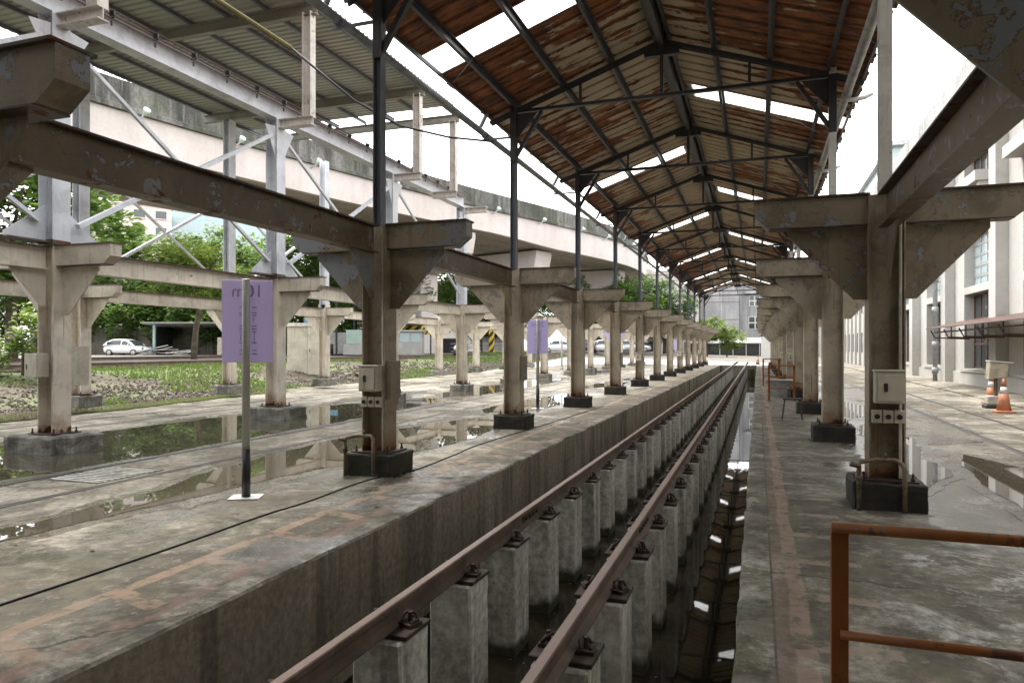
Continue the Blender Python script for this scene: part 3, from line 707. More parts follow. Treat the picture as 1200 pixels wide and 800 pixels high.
# trusses
def truss(k):
    y = YK[k+1]; t = add('roof_truss', None, loc=(XC, y, 0), label=('%s dark steel roof truss from the camera' % nth(k)) if k >= 0 else 'dark steel roof truss overhead behind the camera', cat='roof truss', group='dark trusses under the rusty roof')
    for s in (-1, 1):
        tc = add('top_chord', truss_m['top'], t, rz=0 if s > 0 else math.pi)
        add('strut', truss_m['mid'], t, loc=(s*1.55, 0, 0)); add('knee_brace', truss_m['knee'], t, rz=0 if s > 0 else math.pi)
        add('post_head', truss_m['head'], t, loc=(s*HS, 0, 0))
    add('bottom_chord', truss_m['bot'], t); add('king_post', truss_m['king'], t); add('ridge_plate', truss_m['plate'], t)
truss_m = {}
b = MB(); b.bar((0,-.045,zt(0)-.045),(HS+.5,-.045,zt(HS+.5)-.045),.012,.085); b.bar((0,.0,zt(0)-.006),(HS+.5,0,zt(HS+.5)-.006),.10,.012); b.bar((0,.045,zt(0)-.045),(HS+.5,.045,zt(HS+.5)-.045),.012,.085); truss_m['top'] = b.mesh('top_chord', M['truss'])
b = MB(); b.box(-HS,HS,-.045,.045,6.262,6.272); b.box(-HS,HS,-.006,.006,6.272,6.335); truss_m['bot'] = b.mesh('bottom_chord', M['truss'])
truss_m['mid'] = MB().box(-.025,.025,-.025,.025,6.34,zt(1.55)-.09).mesh('strut', M['truss'])
truss_m['king'] = MB().box(-.03,.03,-.03,.03,6.34,zt(0)-.2).mesh('king_post', M['truss'])
truss_m['plate'] = MB().prism([(-.32,zt(.32)-.10),(-.32,zt(.32)-.2),(.32,zt(.32)-.2),(.32,zt(.32)-.10),(0,zt(0)-.1)],'y',-.06,.06).mesh('ridge_plate', M['truss'])
b = MB(); b.bar((HS-.04,0,5.40),(HS-.58,0,6.25),.07,.07); b.prism([(HS-.06,6.25),(HS-.50,6.25),(HS-.06,5.75)],'y',-.006,.006); truss_m['knee'] = b.mesh('knee_brace', M['truss'])
truss_m['head'] = MB().box(-.063,.063,-.063,.063,5.3,zt(HS)-.02).mesh('post_head', M['truss'])
for k in range(-1, NK): truss(k)

roof = add('shed_roof', None, loc=(XC, 0, 0), label='long gabled rusty corrugated roof over the pit with white skylight strips', cat='roof')
for s in (-1, 1):
    for i, sv in enumerate((.95, 1.9, 2.85)):
        b = MB(); b.box(-.006,.006,RY0,RY1,-.11,0); b.box(-.0,.055,RY0,RY1,-.012,0); b.box(-.055,.0,RY0,RY1,-.11,-.098)
        add('purlin', b.mesh('purlin', M['truss']), roof, loc=(s*sv, 0, zt(sv)+.112))
    b = MB(); b.box(-.02,.02,RY0,RY1,-.04,.02); add('eave_angle', b.mesh('eave_angle', M['truss']), roof, loc=(s*3.40, 0, zt(3.40)+.075))
b = MB(); b.box(-.16,-.10,RY0,RY1,zt(0)-.0,zt(0)+.09); b.box(.10,.16,RY0,RY1,zt(0)-.0,zt(0)+.09); b.box(-.05,.05,RY0,RY1,zt(0)-.16,zt(0)+.12)
add('ridge_beam', b.mesh('ridge_beam', M['truss']), roof)
SHW = .8
def corr(length0, length1, width, pitch, h, zfun, top=.35, nseg=1, ragged=0, seed=0):
    """trapezoidal sheet: ribs run along x; extends over y 0..width"""
    prof = []; n = int(round(width/pitch))
    for i in range(n):
        a = i*pitch
        prof += [(a, 0), (a+pitch*.55, 0), (a+pitch*.65, h), (a+pitch*.9, h)] if pitch < .3 else [(a, 0), (a+.30, 0), (a+.325, h), (a+.375, h)]
    prof.append((width, 0)); prof.append((width+.04, -.004)) if pitch > .3 else None; b = MB(); rnd = random.Random(seed)
    for j in range(nseg+1):
        x = length0+(length1-length0)*j/nseg
        for (py, ph) in prof: 
            xx = x + (rnd.uniform(-ragged, ragged) if j == nseg else 0)
            b.v.append((xx, py, zfun(abs(xx))+ph))
    m = len(prof)
    for j in range(nseg):
        for i in range(m-1): b.f.append([j*m+i, j*m+i+1, (j+1)*m+i+1, (j+1)*m+i]); b.m.append(0)
    return b
sheetz = lambda s: zt(s)+.114
sheets = {}
for s in (-1, 1):
    for v in range(4):
        sheets[s, v] = corr(.02*s, HE*s, SHW, .4, .035, sheetz, ragged=.035, seed=v+10*s).mesh('roof_sheet', M['roofsheet'])
    sheets[s, 'sky'] = corr(.22*s, (HE-.02)*s, SHW, .4, .035, lambda q: sheetz(q)-.002).mesh('skylight', M['skylight'])
ns = int((RY1-RY0)/SHW)
sky_y = {-1: [10.45+10.66*i for i in range(-1, 6)], 1: [15.85+10.66*i for i in range(-1, 5)]}
for s in (-1, 1):
    for i in range(ns):
        y = RY0+i*SHW
        issky = any(abs(y+SHW/2-q) <= SHW/2 for q in sky_y[s])
        if issky: add('skylight', sheets[s, 'sky'], roof, loc=(0, y, 0))
        else: add('roof_sheet', sheets[s, random.randrange(4)], roof, loc=(0, y, 0))
# ridge cap
b = MB()
for s in (-1, 1): b.bar((s*.17, RY0, sheetz(.17)+.035), (s*.17, RY1, sheetz(.17)+.035), .36, .004, up=(s*SL,0,1))
add('ridge_cap', b.mesh('ridge_cap', M['roofsheet']), roof)
# diagonal sag wires under the sheets
for i, (s, y) in enumerate(((-1, 10.2),(-1, 15.6),(1, 10.6),(1, 15.9),(-1, 21),(1, 21.2))):
    b = MB(); b.tube([(s*1.9,y,zt(1.9)),(s*3.44,y+1.0,5.98)], .006, 5); add('tie_wire', b.mesh('tie_wire', M['truss']), roof)
# gutters
gl_ = add('gutter', None, loc=(0,0,0), label='round grey gutter pipe hung below the left eave of the rusty roof', cat='gutter', group='eave gutters')
b = MB(); b.tube([(-5.22,RY0,5.92),(-5.22,RY1,5.86)], .062, 14); add('pipe', b.mesh('gutter_pipe', M['pvc'], True), gl_)
gr_ = add('gutter', None, loc=(0,0,0), label='round grey gutter pipe hung inside the right eave of the rusty roof', cat='gutter', group='eave gutters')
b = MB(); b.tube([(1.45,RY0,6.0),(1.45,RY1,5.92)], .075, 14); add('pipe', b.mesh('gutter_pipe', M['galv'], True), gr_)
clampL = MB(); clampL.box(-5.3,-4.66,-.02,.02,5.78,5.815); clampL.tube([(-5.22,-.03,5.89),(-5.22,.03,5.89)], .07, 14); clampL = clampL.mesh('gutter_bracket', M['bluepost'])
clampR = MB(); clampR.box(1.28,1.5,-.02,.02,5.86,5.89); clampR.tube([(1.45,-.03,5.96),(1.45,.03,5.96)], .083, 14); clampR = clampR.mesh('gutter_bracket', M['galv'])
spoutR = MB().tube([(1.45,.3,5.95),(1.62,.45,5.98),(1.8,.6,6.05),(1.92,.66,6.12)], .04, 10).mesh('spout', M['whitepost'], True)
spoutL = MB().tube([(-5.2,-.3,5.97),(-5.12,-.3,6.12),(-5.05,-.3,6.25)], .04, 10).mesh('spout', M['pvc'], True)
for k in range(-1, NK):
    add('gutter_bracket', clampL, gl_, loc=(0, YK[k+1], 0)); add('gutter_bracket', clampR, gr_, loc=(0, YK[k+1], 0))
    if k < 6: add('spout', spoutR, gr_, loc=(0, YK[k+1], 0)); add('spout', spoutL, gl_, loc=(0, YK[k+1], 0))

# ------------------------------------------------------------------ pale-blue crane structure and left roof
LRY0, LRY1 = -3.3, 21.3
post2 = hshaft(ZT+.012, 6.728, .30, .30).mesh('upper_post', M['pale'])
b = MB(); b.mi = 1; b.box(-.26,.26,-.17,.17,ZT+.003,ZT+.012)
for s in (-1, 1):
    b.mi = 0; b.prism([(s*.151,ZT+.062),(s*.80,ZT+.062),(s*.80,ZT+.13),(s*.151,ZT+.62)],'x',-.006,.006)
    b.mi = 1; b.box(-.12,.12,min(s*.151,s*.82),max(s*.151,s*.82),ZT+.03,ZT+.06)
b.box(-.155,.155,-.154,-.151,ZT+.012,ZT+.09); b.box(.151,.154,-.15,.15,ZT+.012,ZT+.085)
foot2 = b.mesh('foot_gusset', [M['pale'], M['flange']])
b = MB()
for s in (-1, 1): b.prism([(s*.151,6.55),(s*.5,6.5),(s*.32,6.2),(s*.151,5.85)],'x',.10,.112)
head2 = b.mesh('head_gusset', M['pale'])
ledge = MB().ibeam('x', .151, 1.0, (0, 6.62), .2, .2).mesh('ledge', M['stub'])
stub = MB().ibeam('y', -.1, .1, (0,0), .01, .01)
b = hshaft(6.725, 9.02, .22, .20); stub_m = b.mesh('stub_post', M['stub'])
br1 = MB().bar((.118,.3,ZT+.35),(.118,DY-.28,6.32),.09,.075).mesh('brace', M['pale'])
br2 = MB().bar((.06,.28,6.32),(.06,DY-.3,ZT+.35),.06,.06).mesh('brace', M['pale'])
for k in range(-1, 4):
    p = add('crane_post', None, loc=(X2, YK[k+1], 0), label='%s pale blue steel post with gussets standing on the braced row' % (nth(k)+' visible' if k >= 0 else 'nearest, left-cut'), cat='steel post', group='pale blue posts carrying the crane girder')
    add('upper_post', post2, p); k < 3 and add('foot_gusset', foot2, p); add('head_gusset', head2, p); add('ledge', ledge, p)
    if k < 3: add('stub_post', stub_m, p, loc=(.88,0,0)); add('brace', br1, p); add('brace', br2, p)
    else: add('stub_post', stub_m, p, loc=(.88,-2.75,0)); add('ledge', ledge, p, loc=(0,-2.75,0))
gd = add('crane_girder', None, loc=(X2, 0, 0), label='long pale blue crane girder below the grey-green left roof', cat='girder')
add('girder', MB().ibeam('y', LRY0, YK[4]+.15, (0, 6.94), .28, .42).mesh('crane_girder', M['pale']), gd)
b = MB()
for dx, dz in ((.20,.22),(.20,.16),(.24,.27)): b.tube([(dx,LRY0,6.88+dz),(dx,YK[4],6.88+dz)], .014, 6)
cr_ = add('conductor_rail', b.mesh('conductor_rail', M['frame']), gd)
ins = MB(); ins.tube([(.15,0,7.05),(.27,0,7.05)], .012, 6); ins.tube([(.2,0,7.0),(.2,0,6.92)], .018, 6); ins.box(.17,.27,-.02,.02,7.08,7.16); ins = ins.mesh('insulator', M['darkmetal'])
for i in range(29): add('insulator', ins, cr_, loc=(0, LRY0+.5+.9*i, 0))
# row 3 tall posts
post3 = hshaft(ZT+.003, 8.95, .26, .28).mesh('tall_post', M['pale'])
for k in range(-1, 4):
    p = add('tall_post', None, loc=(X3, YK[k+1], 0), label='tall grey-blue post over the farthest column row, %s' % ('%s from the left' % nth(k-1) if k >= 1 else ('cut by the left frame edge' if k == 0 else 'outside the left frame edge')), cat='steel post', group='tall posts under the left roof edge')
    add('shaft', post3, p)
    if k < 3: add('brace', br1, p); add('brace', br2, p)
lr = add('grey_roof', None, loc=(0,0,0), label='grey-green corrugated lean-to roof high at upper left', cat='roof')
for k in list(range(-1, 3)) + [2.48]:
    y = Y0+DY*k
    add('rafter', MB().ibeam('x', -17.2, -9.2, (y, 9.08), .14, .24).mesh('rafter', M['rafter']), lr)
lz = lambda q: 9.0
for i in range(8):
    x = -17.0+1.08*i; b = MB(); b.box(x-.006,x+.006,LRY0,LRY1,9.205,9.30); b.box(x,x+.05,LRY0,LRY1,9.29,9.30); b.box(x,x+.05,LRY0,LRY1,9.205,9.215)
    add('purlin', b.mesh('purlin_left', M['bluepost']), lr)
shl = corr(-17.25, -9.15, .8, .2, .035, lambda q: 9.302).mesh('roof_sheet', M['greenroof'])
for i in range(int((LRY1-LRY0)/.8)): add('roof_sheet', shl, lr, loc=(0, LRY0+.8*i, 0))
# sagging duct / cable slung between the two roofs
t = add('cable_duct', None, label='old olive cable duct slung between the grey roof and the rusty roof', cat='cable')
P_ = [(-9.2,6.2,9.0),(-8.6,7.3,8.2),(-7.94,8.9,7.0),(-7.46,10.1,6.66),(-6.8,11.0,6.0),(-6.2,11.6,5.66),(-5.6,12.4,5.62),(-5.0,13.3,5.72)]
b = MB(); b.tube(P_[:4], .045, 8); add('duct', b.mesh('duct', plain('olive_paint', (.16,.15,.06), .6)), t)
b = MB(); b.tube(P_[3:], .022, 8); add('hose', b.mesh('hose', M['truss'], True), t)

# ------------------------------------------------------------------ viaduct
def smooth(pts, n=6):
    out = []
    for i in range(len(pts)-1):
        p0, p1, p2, p3 = (Vector(pts[max(0, min(len(pts)-1, i+j))]) for j in (-1, 0, 1, 2))
        for k in range(n):
            t = k/n; out.append(.5*((2*p1)+(p2-p0)*t+(2*p0-5*p1+4*p2-p3)*t*t+(3*p1-p0-3*p2+p3)*t**3))
    out.append(Vector(pts[-1])); return out
vp = smooth([(-41,-40),(-39.5,-10),(-37.4,14),(-35.1,29.2),(-30.7,47.9),(-26.2,63),(-19,84),(-16,100),(-17.5,118),(-25,140)])
def vnorm(i):
    d = (vp[min(i+1, len(vp)-1)]-vp[max(i-1, 0)]).normalized(); return Vector((-d.y, d.x))   # to the left
def zlow(p):
    t = max(0, min(1, (p.y-66)/12)); return 13.1-.5*t*t*(3-2*t)
def sweep(poly):     # poly of (offset to the left, z); z may be a height above the soffit, given as a 1-tuple
    b = MB(); n = len(poly)
    for i, p in enumerate(vp):
        nn = vnorm(i)
        for o, z in poly: b.v.append((p.x+nn.x*o, p.y+nn.y*o, zlow(p)+z[0] if isinstance(z, tuple) else z))
    for i in range(len(vp)-1):
        for k in range(n): b.f.append([i*n+k, (i+1)*n+k, (i+1)*n+(k+1) % n, i*n+(k+1) % n]); b.m.append(0)
    b.f += [list(range(n)), list(range((len(vp)-1)*n, len(vp)*n))]; b.m += [0, 0]
    return b
vd = add('viaduct', None, label='curving elevated road viaduct with pale girder and dark stained parapet', cat='viaduct')
add('parapet', sweep([(-.28,15.25),(-.28,15.5),(-.12,15.6),(-.12,17.0),(.2,17.0),(.2,15.25)]).mesh('parapet', M['parapet']), vd)
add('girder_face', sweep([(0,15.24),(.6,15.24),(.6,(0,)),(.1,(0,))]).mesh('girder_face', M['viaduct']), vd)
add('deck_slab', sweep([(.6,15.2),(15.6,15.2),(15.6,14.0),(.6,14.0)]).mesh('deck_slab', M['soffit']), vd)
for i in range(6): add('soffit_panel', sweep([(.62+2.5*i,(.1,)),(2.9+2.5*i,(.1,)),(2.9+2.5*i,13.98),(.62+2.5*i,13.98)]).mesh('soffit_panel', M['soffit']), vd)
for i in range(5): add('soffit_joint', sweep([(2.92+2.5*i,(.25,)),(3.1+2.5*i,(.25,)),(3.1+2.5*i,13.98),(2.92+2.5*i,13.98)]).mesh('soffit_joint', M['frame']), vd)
add('parapet', sweep([(15.4,15.22),(15.4,17.0),(15.7,17.0),(15.7,15.22)]).mesh('far_parapet', M['parapet']), vd)
def pier(p, ang, w, d, label, haz=True, top_z=12.2):
    t = add('viaduct_pier', None, loc=(p[0], p[1], .3), rz=ang, label=label, cat='viaduct pier', group='viaduct piers')
    add('shaft', MB().box(-w/2, w/2, -d/2, d/2, 0, 8.7).mesh('pier_shaft', M['viaduct'], bevel=.08), t)
    n = 10; top = [(-6.4+12.8*i/n, top_z) for i in range(n+1)]
    bot = [(6.4*math.cos(math.pi*i/n), top_z-.5-(top_z-9.2)*math.sin(math.pi*i/n)**.7) for i in range(n+1)]
    add('pier_head', MB().prism(top+bot, 'y', -d/2-.15, d/2+.15).mesh('pier_head', M['viaduct']), t)
    if haz:
        b = MB(); b.box(-w/2-.012, w/2+.012, -d/2-.012, d/2+.012, 2.6, 3.6); add('hazard_band', b.mesh('hazard_band', M['hazard']), t)
pier((-32.8,65.5), R(-18), 3.0, 2.4, 'pale viaduct pier with hazard band seen just right of the first left column', True, 12.6)
pier((-29,79.5), R(-20), 3.6, 2.6, 'wide pale viaduct pier with hazard band behind the second left column')
pier((-24.5,101), R(-8), 3.0, 2.4, 'farthest pale viaduct pier behind the parked cars')
lampm = MB(); lampm.tube([(0,0,0),(.5,0,.1),(.8,0,.28)], .06, 8); lampm = lampm.mesh('lamp_arm', M['white'], True)
lamph = MB().lathe([(.03,0),(.13,.05),(.2,.3),(.21,.42),(.17,.43)], 12).mesh('lamp_head', M['lampglass'], True)
acc = 0; li = 0; last = vp[0]
for i in range(1, len(vp)):
    acc += (vp[i]-last).length; last = vp[i]
    if acc > 6.2 and 8 < vp[i].y < 104:
        acc = 0; nn = vnorm(i); p = vp[i]
        t = add('floodlight', None, loc=(p.x+nn.x*.04, p.y+nn.y*.04, 14.95), rz=math.atan2(-nn.y, -nn.x), label='%s small floodlight on a bracket along the viaduct girder, counted from the left' % nth(li), cat='floodlight', group='floodlights on the viaduct')
        add('arm', lampm, t); add('lamp_head', lamph, t, loc=(.72,0,.2), rot=(0, R(50), 0)); li += 1

# ------------------------------------------------------------------ right-hand building
bd = add('depot_building', None, loc=(0,0,0), label='long pale rendered depot building with pilasters and tall windows on the right', cat='building')
BX = 8.4; BY0, BY1 = -12, 51.5
bay = [29.5+7.2*i for i in range(-6, 4)]      # near corner of each pilaster
sill, w1t, w2b, w2t = .70, 3.85, 4.15, 6.35
b = MB(); d = .5
# wall built as strips that leave the window openings free
def wallstrip(y0, y1, z0, z1): b.box(BX, BX+d, y0, y1, z0, z1)
for i, y in enumerate(bay):
    a, c = y+2.0, y+5.7; nx = y+7.2
    wallstrip(y, a, 0, 11.4)
    wallstrip(c, nx, 0, 11.4)
    for z0, z1 in ((0, sill), (w1t, w2b), (w2t, 7.2), (9.6, 11.4)): b.box(BX, BX+d, a+.001, c-.001, z0, z1)
b.box(BX+d, BX+9, BY0, BY1+1.3, 0, 11.4)
add('wall', b.mesh('depot_wall', M['facade']), bd)
pil = MB(); pil.box(8.0, BX-.002, 0, .8, .0, 11.38); pil = pil.mesh('pilaster', M['facade'], bevel=.01)
hood = MB(); hood.box(7.85, BX-.002, 1.9, 5.9, 8.0, 8.4); hood.box(8.0,BX-.002,2.0,2.3,7.5,8.0); hood = hood.mesh('hood', M['facade'])
ledge_ = MB().box(8.25, BX-.002, 1.85, 5.85, sill-.12, sill).mesh('sill', M['facade'])
plinth = MB().box(8.3, BX-.002, .802, 7.198, 0, .56).mesh('plinth', M['facade'])
def window(z0, z1, mat, rows, cols):
    fr = MB(); w = 3.7
    fr.box(BX+.36,BX+.42,2.0,5.7,z0,z0+.08); fr.box(BX+.36,BX+.42,2.0,5.7,z1-.08,z1); 
    for i in range(cols+1): y = 2.0+(w-.08)*i/cols; fr.box(BX+.36,BX+.42,y,y+.08,z0+.08,z1-.08)
    for j in range(1, rows): z = z0+(z1-z0)*j/rows; fr.box(BX+.365,BX+.415,2.08,5.62,z-.05,z+.05)
    g = []
    pm = MB().box(BX+.385, BX+.395, .01, w/cols-.09, .01, (z1-z0)/rows-.02).mesh('pane', mat)
    return fr.mesh('window', M['frame' if mat is M['glass'] else 'galv']), pm, [(2.0+w*i/cols+.04, z0+(z1-z0)*j/rows) for i in range(cols) for j in range(rows)]
wa = window(sill, w1t, M['glass'], 3, 4); wb = window(w2b, w2t, M['paleglass'], 5, 4); wc = window(7.2, 9.6, M['glass'], 2, 4)
curt = MB().box(BX+.43,BX+.44,2.1,5.6,1.9,3.8).mesh('curtain', M['paleglass'])
for y in bay:
    if y < 10 or y > 45: 
        add('pilaster', pil, bd, loc=(0,y,0))
    else:
        add('pilaster', pil, bd, loc=(0,y,0))
    add('hood', hood, bd, loc=(0,y,0)); add('sill', ledge_, bd, loc=(0,y,0)); add('plinth', plinth, bd, loc=(0,y,0))
    for fm, pm, spots in (wa, wb, wc):
        w = add('window', fm, bd, loc=(0,y,0))
        if 12 < y: 
            for (yy, zz) in spots: add('pane', pm, w, loc=(0,yy,zz))
        else: add('pane', MB().box(BX+.385,BX+.395,2.05,5.65,0,2.2).mesh('pane_big', M['glass']), w, loc=(0,0,spots[0][1]))
b = MB(); b.box(7.2,7.5,BY0,BY1,11.3,12.1); b.box(7.5,BX+9.2,BY0,BY1,11.42,11.6); add('eave', b.mesh('eave', M['eave']), bd)
b = MB().box(7.5,BX,-.15,.15,10.9,11.418).mesh('corbel', M['facade'])
for i in range(26): add('corbel', b, bd, loc=(0, BY0+1+2.4*i, 0))
# downpipe
t = add('downpipe', None, loc=(7.8, 37.6, 0), label='grey drain pipe with collars running up the depot wall', cat='pipe')
b = MB(); b.tube([(0,0,.05),(0,0,11)], .1, 12); add('pipe', b.mesh('downpipe', M['pvc'], True), t)
cm = MB().tube([(0,0,0),(0,0,.28)], .14, 12).mesh('collar', M['pvc'], True)
for z in (.4,1.6,3.2,4.6,7): add('collar', cm, t, loc=(0,0,z))
# awning
t = add('awning', None, loc=(0,0,0), label='rusty brown sheet awning on tube brackets along the depot wall', cat='awning')
b = MB(); b.add([(6.75,20,2.36),(6.75,34.3,2.36),(8.28,34.3,2.72),(8.28,20,2.72),(6.75,20,2.39),(6.75,34.3,2.39),(8.28,34.3,2.75),(8.28,20,2.75)],[(0,1,2,3),(7,6,5,4),(0,4,5,1),(1,5,6,2),(2,6,7,3),(3,7,4,0)])
add('sheet', b.mesh('awning_sheet', M['awning']), t)
b = MB(); b.tube([(7.0,20,2.22),(7.0,34,2.22)], .03, 8); add('rail', b.mesh('awning_rail', M['frame']), t)
bk = MB(); bk.tube([(6.85,0,2.3),(7.0,0,2.0),(8.26,0,1.95)], .03, 6); bk.tube([(7.6,0,1.97),(7.6,0,2.5)], .025, 6); bk = bk.mesh('bracket', M['frame'])
for i in range(7): add('bracket', bk, t, loc=(0,20.6+2.2*i,0))
# second, farther building
t = add('office_building', None, label='farther pale ribbed office block with glazed top storey beyond the depot', cat='building')
add('wall', MB().box(8.6,26,54,112,0,13.9).mesh('office_wall', M['facade']), t)
add('glazing', MB().box(8.7,25.5,54.3,111,13.9,15.3).mesh('office_glazing', M['paleglass']), t)
add('roof_edge', MB().box(8.4,26.2,53.8,112.2,15.3,15.6).mesh('office_roof', M['galv']), t)
rb = MB().box(8.42,8.598,0,.5,0,13.88).mesh('rib', M['facade'])
for i in range(20): add('rib', rb, t, loc=(0,54.5+2.9*i,0))
wm = MB().box(8.56,8.595,0,1.6,0,1.7).mesh('window', M['glass'])
for i in range(19):
    for z in (1.2, 4.6, 8.0, 11): add('window', wm, t, loc=(0,55.4+2.9*i,z))

# ------------------------------------------------------------------ far buildings
def block(name, label, c, size, rz, mat, nx, ny, wmat, wfrac=(.5,.55), band=None, base=0, side=True):
    """simple flat-roofed block with window boxes on its front (-Y) and right (+X) side"""
    w, d, h = size; t = add(name, None, loc=c, rz=rz, label=label, cat='building')
    add('wall', MB().box(-w/2,w/2,-d/2,d/2,0,h).mesh(name+'_wall', mat), t)
    add('roof', MB().box(-w/2-.4,w/2+.4,-d/2-.4,d/2+.4,h,h+.6).mesh(name+'_roof', mat), t)
    cw, ch = w/nx, (h-base)/ny
    wm = MB().box(-cw*wfrac[0]/2,cw*wfrac[0]/2,-.06,.03,0,ch*wfrac[1]).mesh(name+'_window', wmat)
    sm = MB().box(-cw*wfrac[0]/2-.15,cw*wfrac[0]/2+.15,-.35,.03,-.18,-.02).mesh(name+'_sill', mat)
    for i in range(nx):
        for j in range(ny):
            p = (-w/2+cw*(i+.5), -d/2, base+ch*(j+.25)); o = add('window', wm, t, loc=p)
            if band: add('sill', sm, o)
    if band:
        for j in range(ny): add('balcony', MB().box(-w/2+.5, w/2-.5, -d/2-.7, -d/2-.02, base+ch*j-.1, base+ch*j+.8).mesh('balcony', band), t) if j % 2 else None
    return t
block('apartment_block', 'pinkish apartment block with balconies seen under the viaduct at left', (-127,116,0), (16,14,31), R(48), M['pinktile'], 4, 9, M['glass'], (.5,.45), M['facade'])
block('glass_tower', 'teal glass curtain-wall office block behind the trees at left', (-126,138,0), (32,16,33), R(42), M['tealglass'], 14, 12, M['paleglass'], (.88,.86))
block('white_house', 'white low apartment house between viaduct piers', (-62,142,0), (22,12,15), R(22), M['facade'], 6, 4, M['glass'], (.35,.4))
block('cream_house', 'cream apartment house behind the tree clump', (-27,133,0), (15,12,15.5), R(14), M['facade'], 5, 4, M['glass'], (.5,.4), M['facade'])
block('cream_house', 'beige stacked balcony house right of the tree clump', (-15,128,0), (10,12,14), R(8), M['viaduct'], 3, 4, M['glass'], (.5,.45), M['facade'])
# concrete end building
t = add('end_building', None, loc=(1.0,134,0), label='grey stained concrete building closing the view beyond the pit', cat='building')
add('wall', MB().box(-11.5,-4.2,0,14,0,17).mesh('end_wall', M['farwall']), t); add('wall', MB().box(.5,13,0,14,0,17).mesh('end_wall', M['farwall']), t)
add('recessed_bay', MB().box(-4.19,.49,1.2,14,0,17).mesh('end_bay', M['farwall']), t)
for (x0,z0,w,h,y) in ((-2.5,9.0,1.9,2.0,1.2),(-2.6,4.9,2.3,2.3,1.2)):
    o = add('window', MB().box(x0,x0+w,y-.12,y-.01,z0,z0+h).mesh('window_frame_far', M['white']), t)
    for i in range(2):
        for j in range(2): add('pane', MB().box(x0+.12+i*w/2,x0+w/2-.1+i*w/2,y-.15,y-.125,z0+.12+j*h/2,z0+h/2-.1+j*h/2).mesh('pane_far', M['glass']), o)
add('hood', MB().box(-3.2,.2,.2,1.19,11.3,11.7).mesh('end_hood', M['farwall']), t)
lj = MB()
for z in (3.4,6.6,9.8,13): lj.box(-11.5,-4.2,-.03,-.002,z,z+.08); lj.box(.5,13,-.03,-.002,z,z+.08)
add('joint_strip', lj.mesh('joint_strip', M['frame']), t)
t = add('low_hall', None, loc=(0,118,0), label='low dark hall with pale green roof edge before the concrete building', cat='building')
add('wall', MB().box(-10,6.5,0,10,0,2.2).mesh('hall_wall', M['darkmetal']), t); add('roof', MB().prism([(-.6,2.25),(10,3.2),(10,3.3),(-.6,2.35)],'x',-10.4,6.9).mesh('hall_roof', M['asbestos']), t)
for i in range(9): add('post', MB().box(-9.8+2*i,-9.65+2*i,-.3,-.15,0,2.2).mesh('hall_post', M['galv']), t)
t = add('hazard_pillar', None, loc=(1.2,98,0), label='white pillar with hazard stripes beyond the right column row', cat='pillar')
add('shaft', MB().box(-.8,.8,-.8,.8,0,4.6).mesh('hp', M['white']), t); add('hazard_band', MB().box(-.82,.82,-.82,.82,3.0,4.2).mesh('hpb', M['hazard']), t)

# ------------------------------------------------------------------ yard on the left: wall, sheds, cabinet
def along(a, b): return math.atan2(b[1]-a[1], b[0]-a[0])
t = add('boundary_wall', None, loc=(-64,47.6,0), rz=along((-64,47.6),(-38,56.6)), label='dark mossy concrete boundary wall behind the parked white hatchback', cat='wall')
add('panel', MB().box(0,27.5,0,.3,.3,3.35).mesh('boundary_panel', M['boundary']), t); add('coping', MB().box(-.05,27.55,-.06,.36,3.352,3.5).mesh('boundary_coping', M['block']), t)
t = add('lean_to_shed', None, loc=(-50.2,48.6,.95), rz=R(19.1), label='open lean-to shed with white roof edge and teal back panels', cat='shed')
add('roof', MB().prism([(-.7,2.75),(4.5,2.35),(4.5,2.45),(-.7,2.87)],'x',-.9,7.2).mesh('shed_roof_sheet', M['asbestos']), t)
for x in (0,6.2): add('post', MB().box(x-.1,x+.1,-.1,.1,0,2.66).mesh('shed_post', plain('pale_teal',(.42,.52,.52),.6)), t)
for i in range(12): add('back_panel', MB().box(.02+.5*i,.5+.5*i,3.9,3.95,0,1.45 if i > 4 else 2.3).mesh('shed_back', M['mint' if i > 4 else 'galv']), t)
add('side_panel', MB().box(6.35,7.1,-.05,.0,0,2.6).mesh('shed_side', M['teal']), t); add('back_wall', MB().box(-.1,6.4,4.0,4.1,0,2.4).mesh('shed_dark', M['darkmetal']), t)
add('side_wall', MB().box(-.1,-.05,.1,4.0,0,2.5).mesh('shed_sw', M['darkmetal']), t); add('side_wall', MB().box(6.35,6.4,.1,4.0,0,2.5).mesh('shed_sw', M['darkmetal']), t)
b = MB(); b.box(.1,6.2,3.6,3.7,.95,1.0); b.box(1.6,1.65,3.6,3.7,0,2.2); add('shelf_frame', b.mesh('shelf_frame', M['darkmetal']), t)
t = add('carton_stack', None, loc=(-44.0,49.3,.95), rz=R(19), label='two pale cartons stacked at the right end of the lean-to shed', cat='carton')
add('carton', MB().box(0,.9,0,.7,0,.75).mesh('carton', plain('carton',(.55,.5,.4),.8), bevel=.02), t); add('carton', MB().box(.02,.88,.02,.68,.752,1.5).mesh('carton', plain('carton2',(.52,.48,.4),.8), bevel=.02), t)
t = add('scrap_heap', None, loc=(-47.8,47.2,.9), rz=R(19), label='heap of scrap poles and sheets in front of the lean-to shed', cat='scrap')
for i in range(26):
    x = random.uniform(-1.8,1.8); y = random.uniform(-.6,.6); z = random.uniform(.05,.7)*(1-abs(x)/2.6)
    an = random.uniform(-.5,.5); L_ = random.uniform(.8,2.0)
    add('scrap_piece', MB().bar((x-L_/2*math.cos(an),y,z-.2*math.sin(an)),(x+L_/2*math.cos(an),y+random.uniform(-.3,.3),z+L_/2*random.uniform(0,.5)),random.choice((.05,.06,.35)),.05).mesh('scrap_piece', random.choice((M['white'],M['galv'],M['galv'],M['stub'],M['darkmetal']))), t)
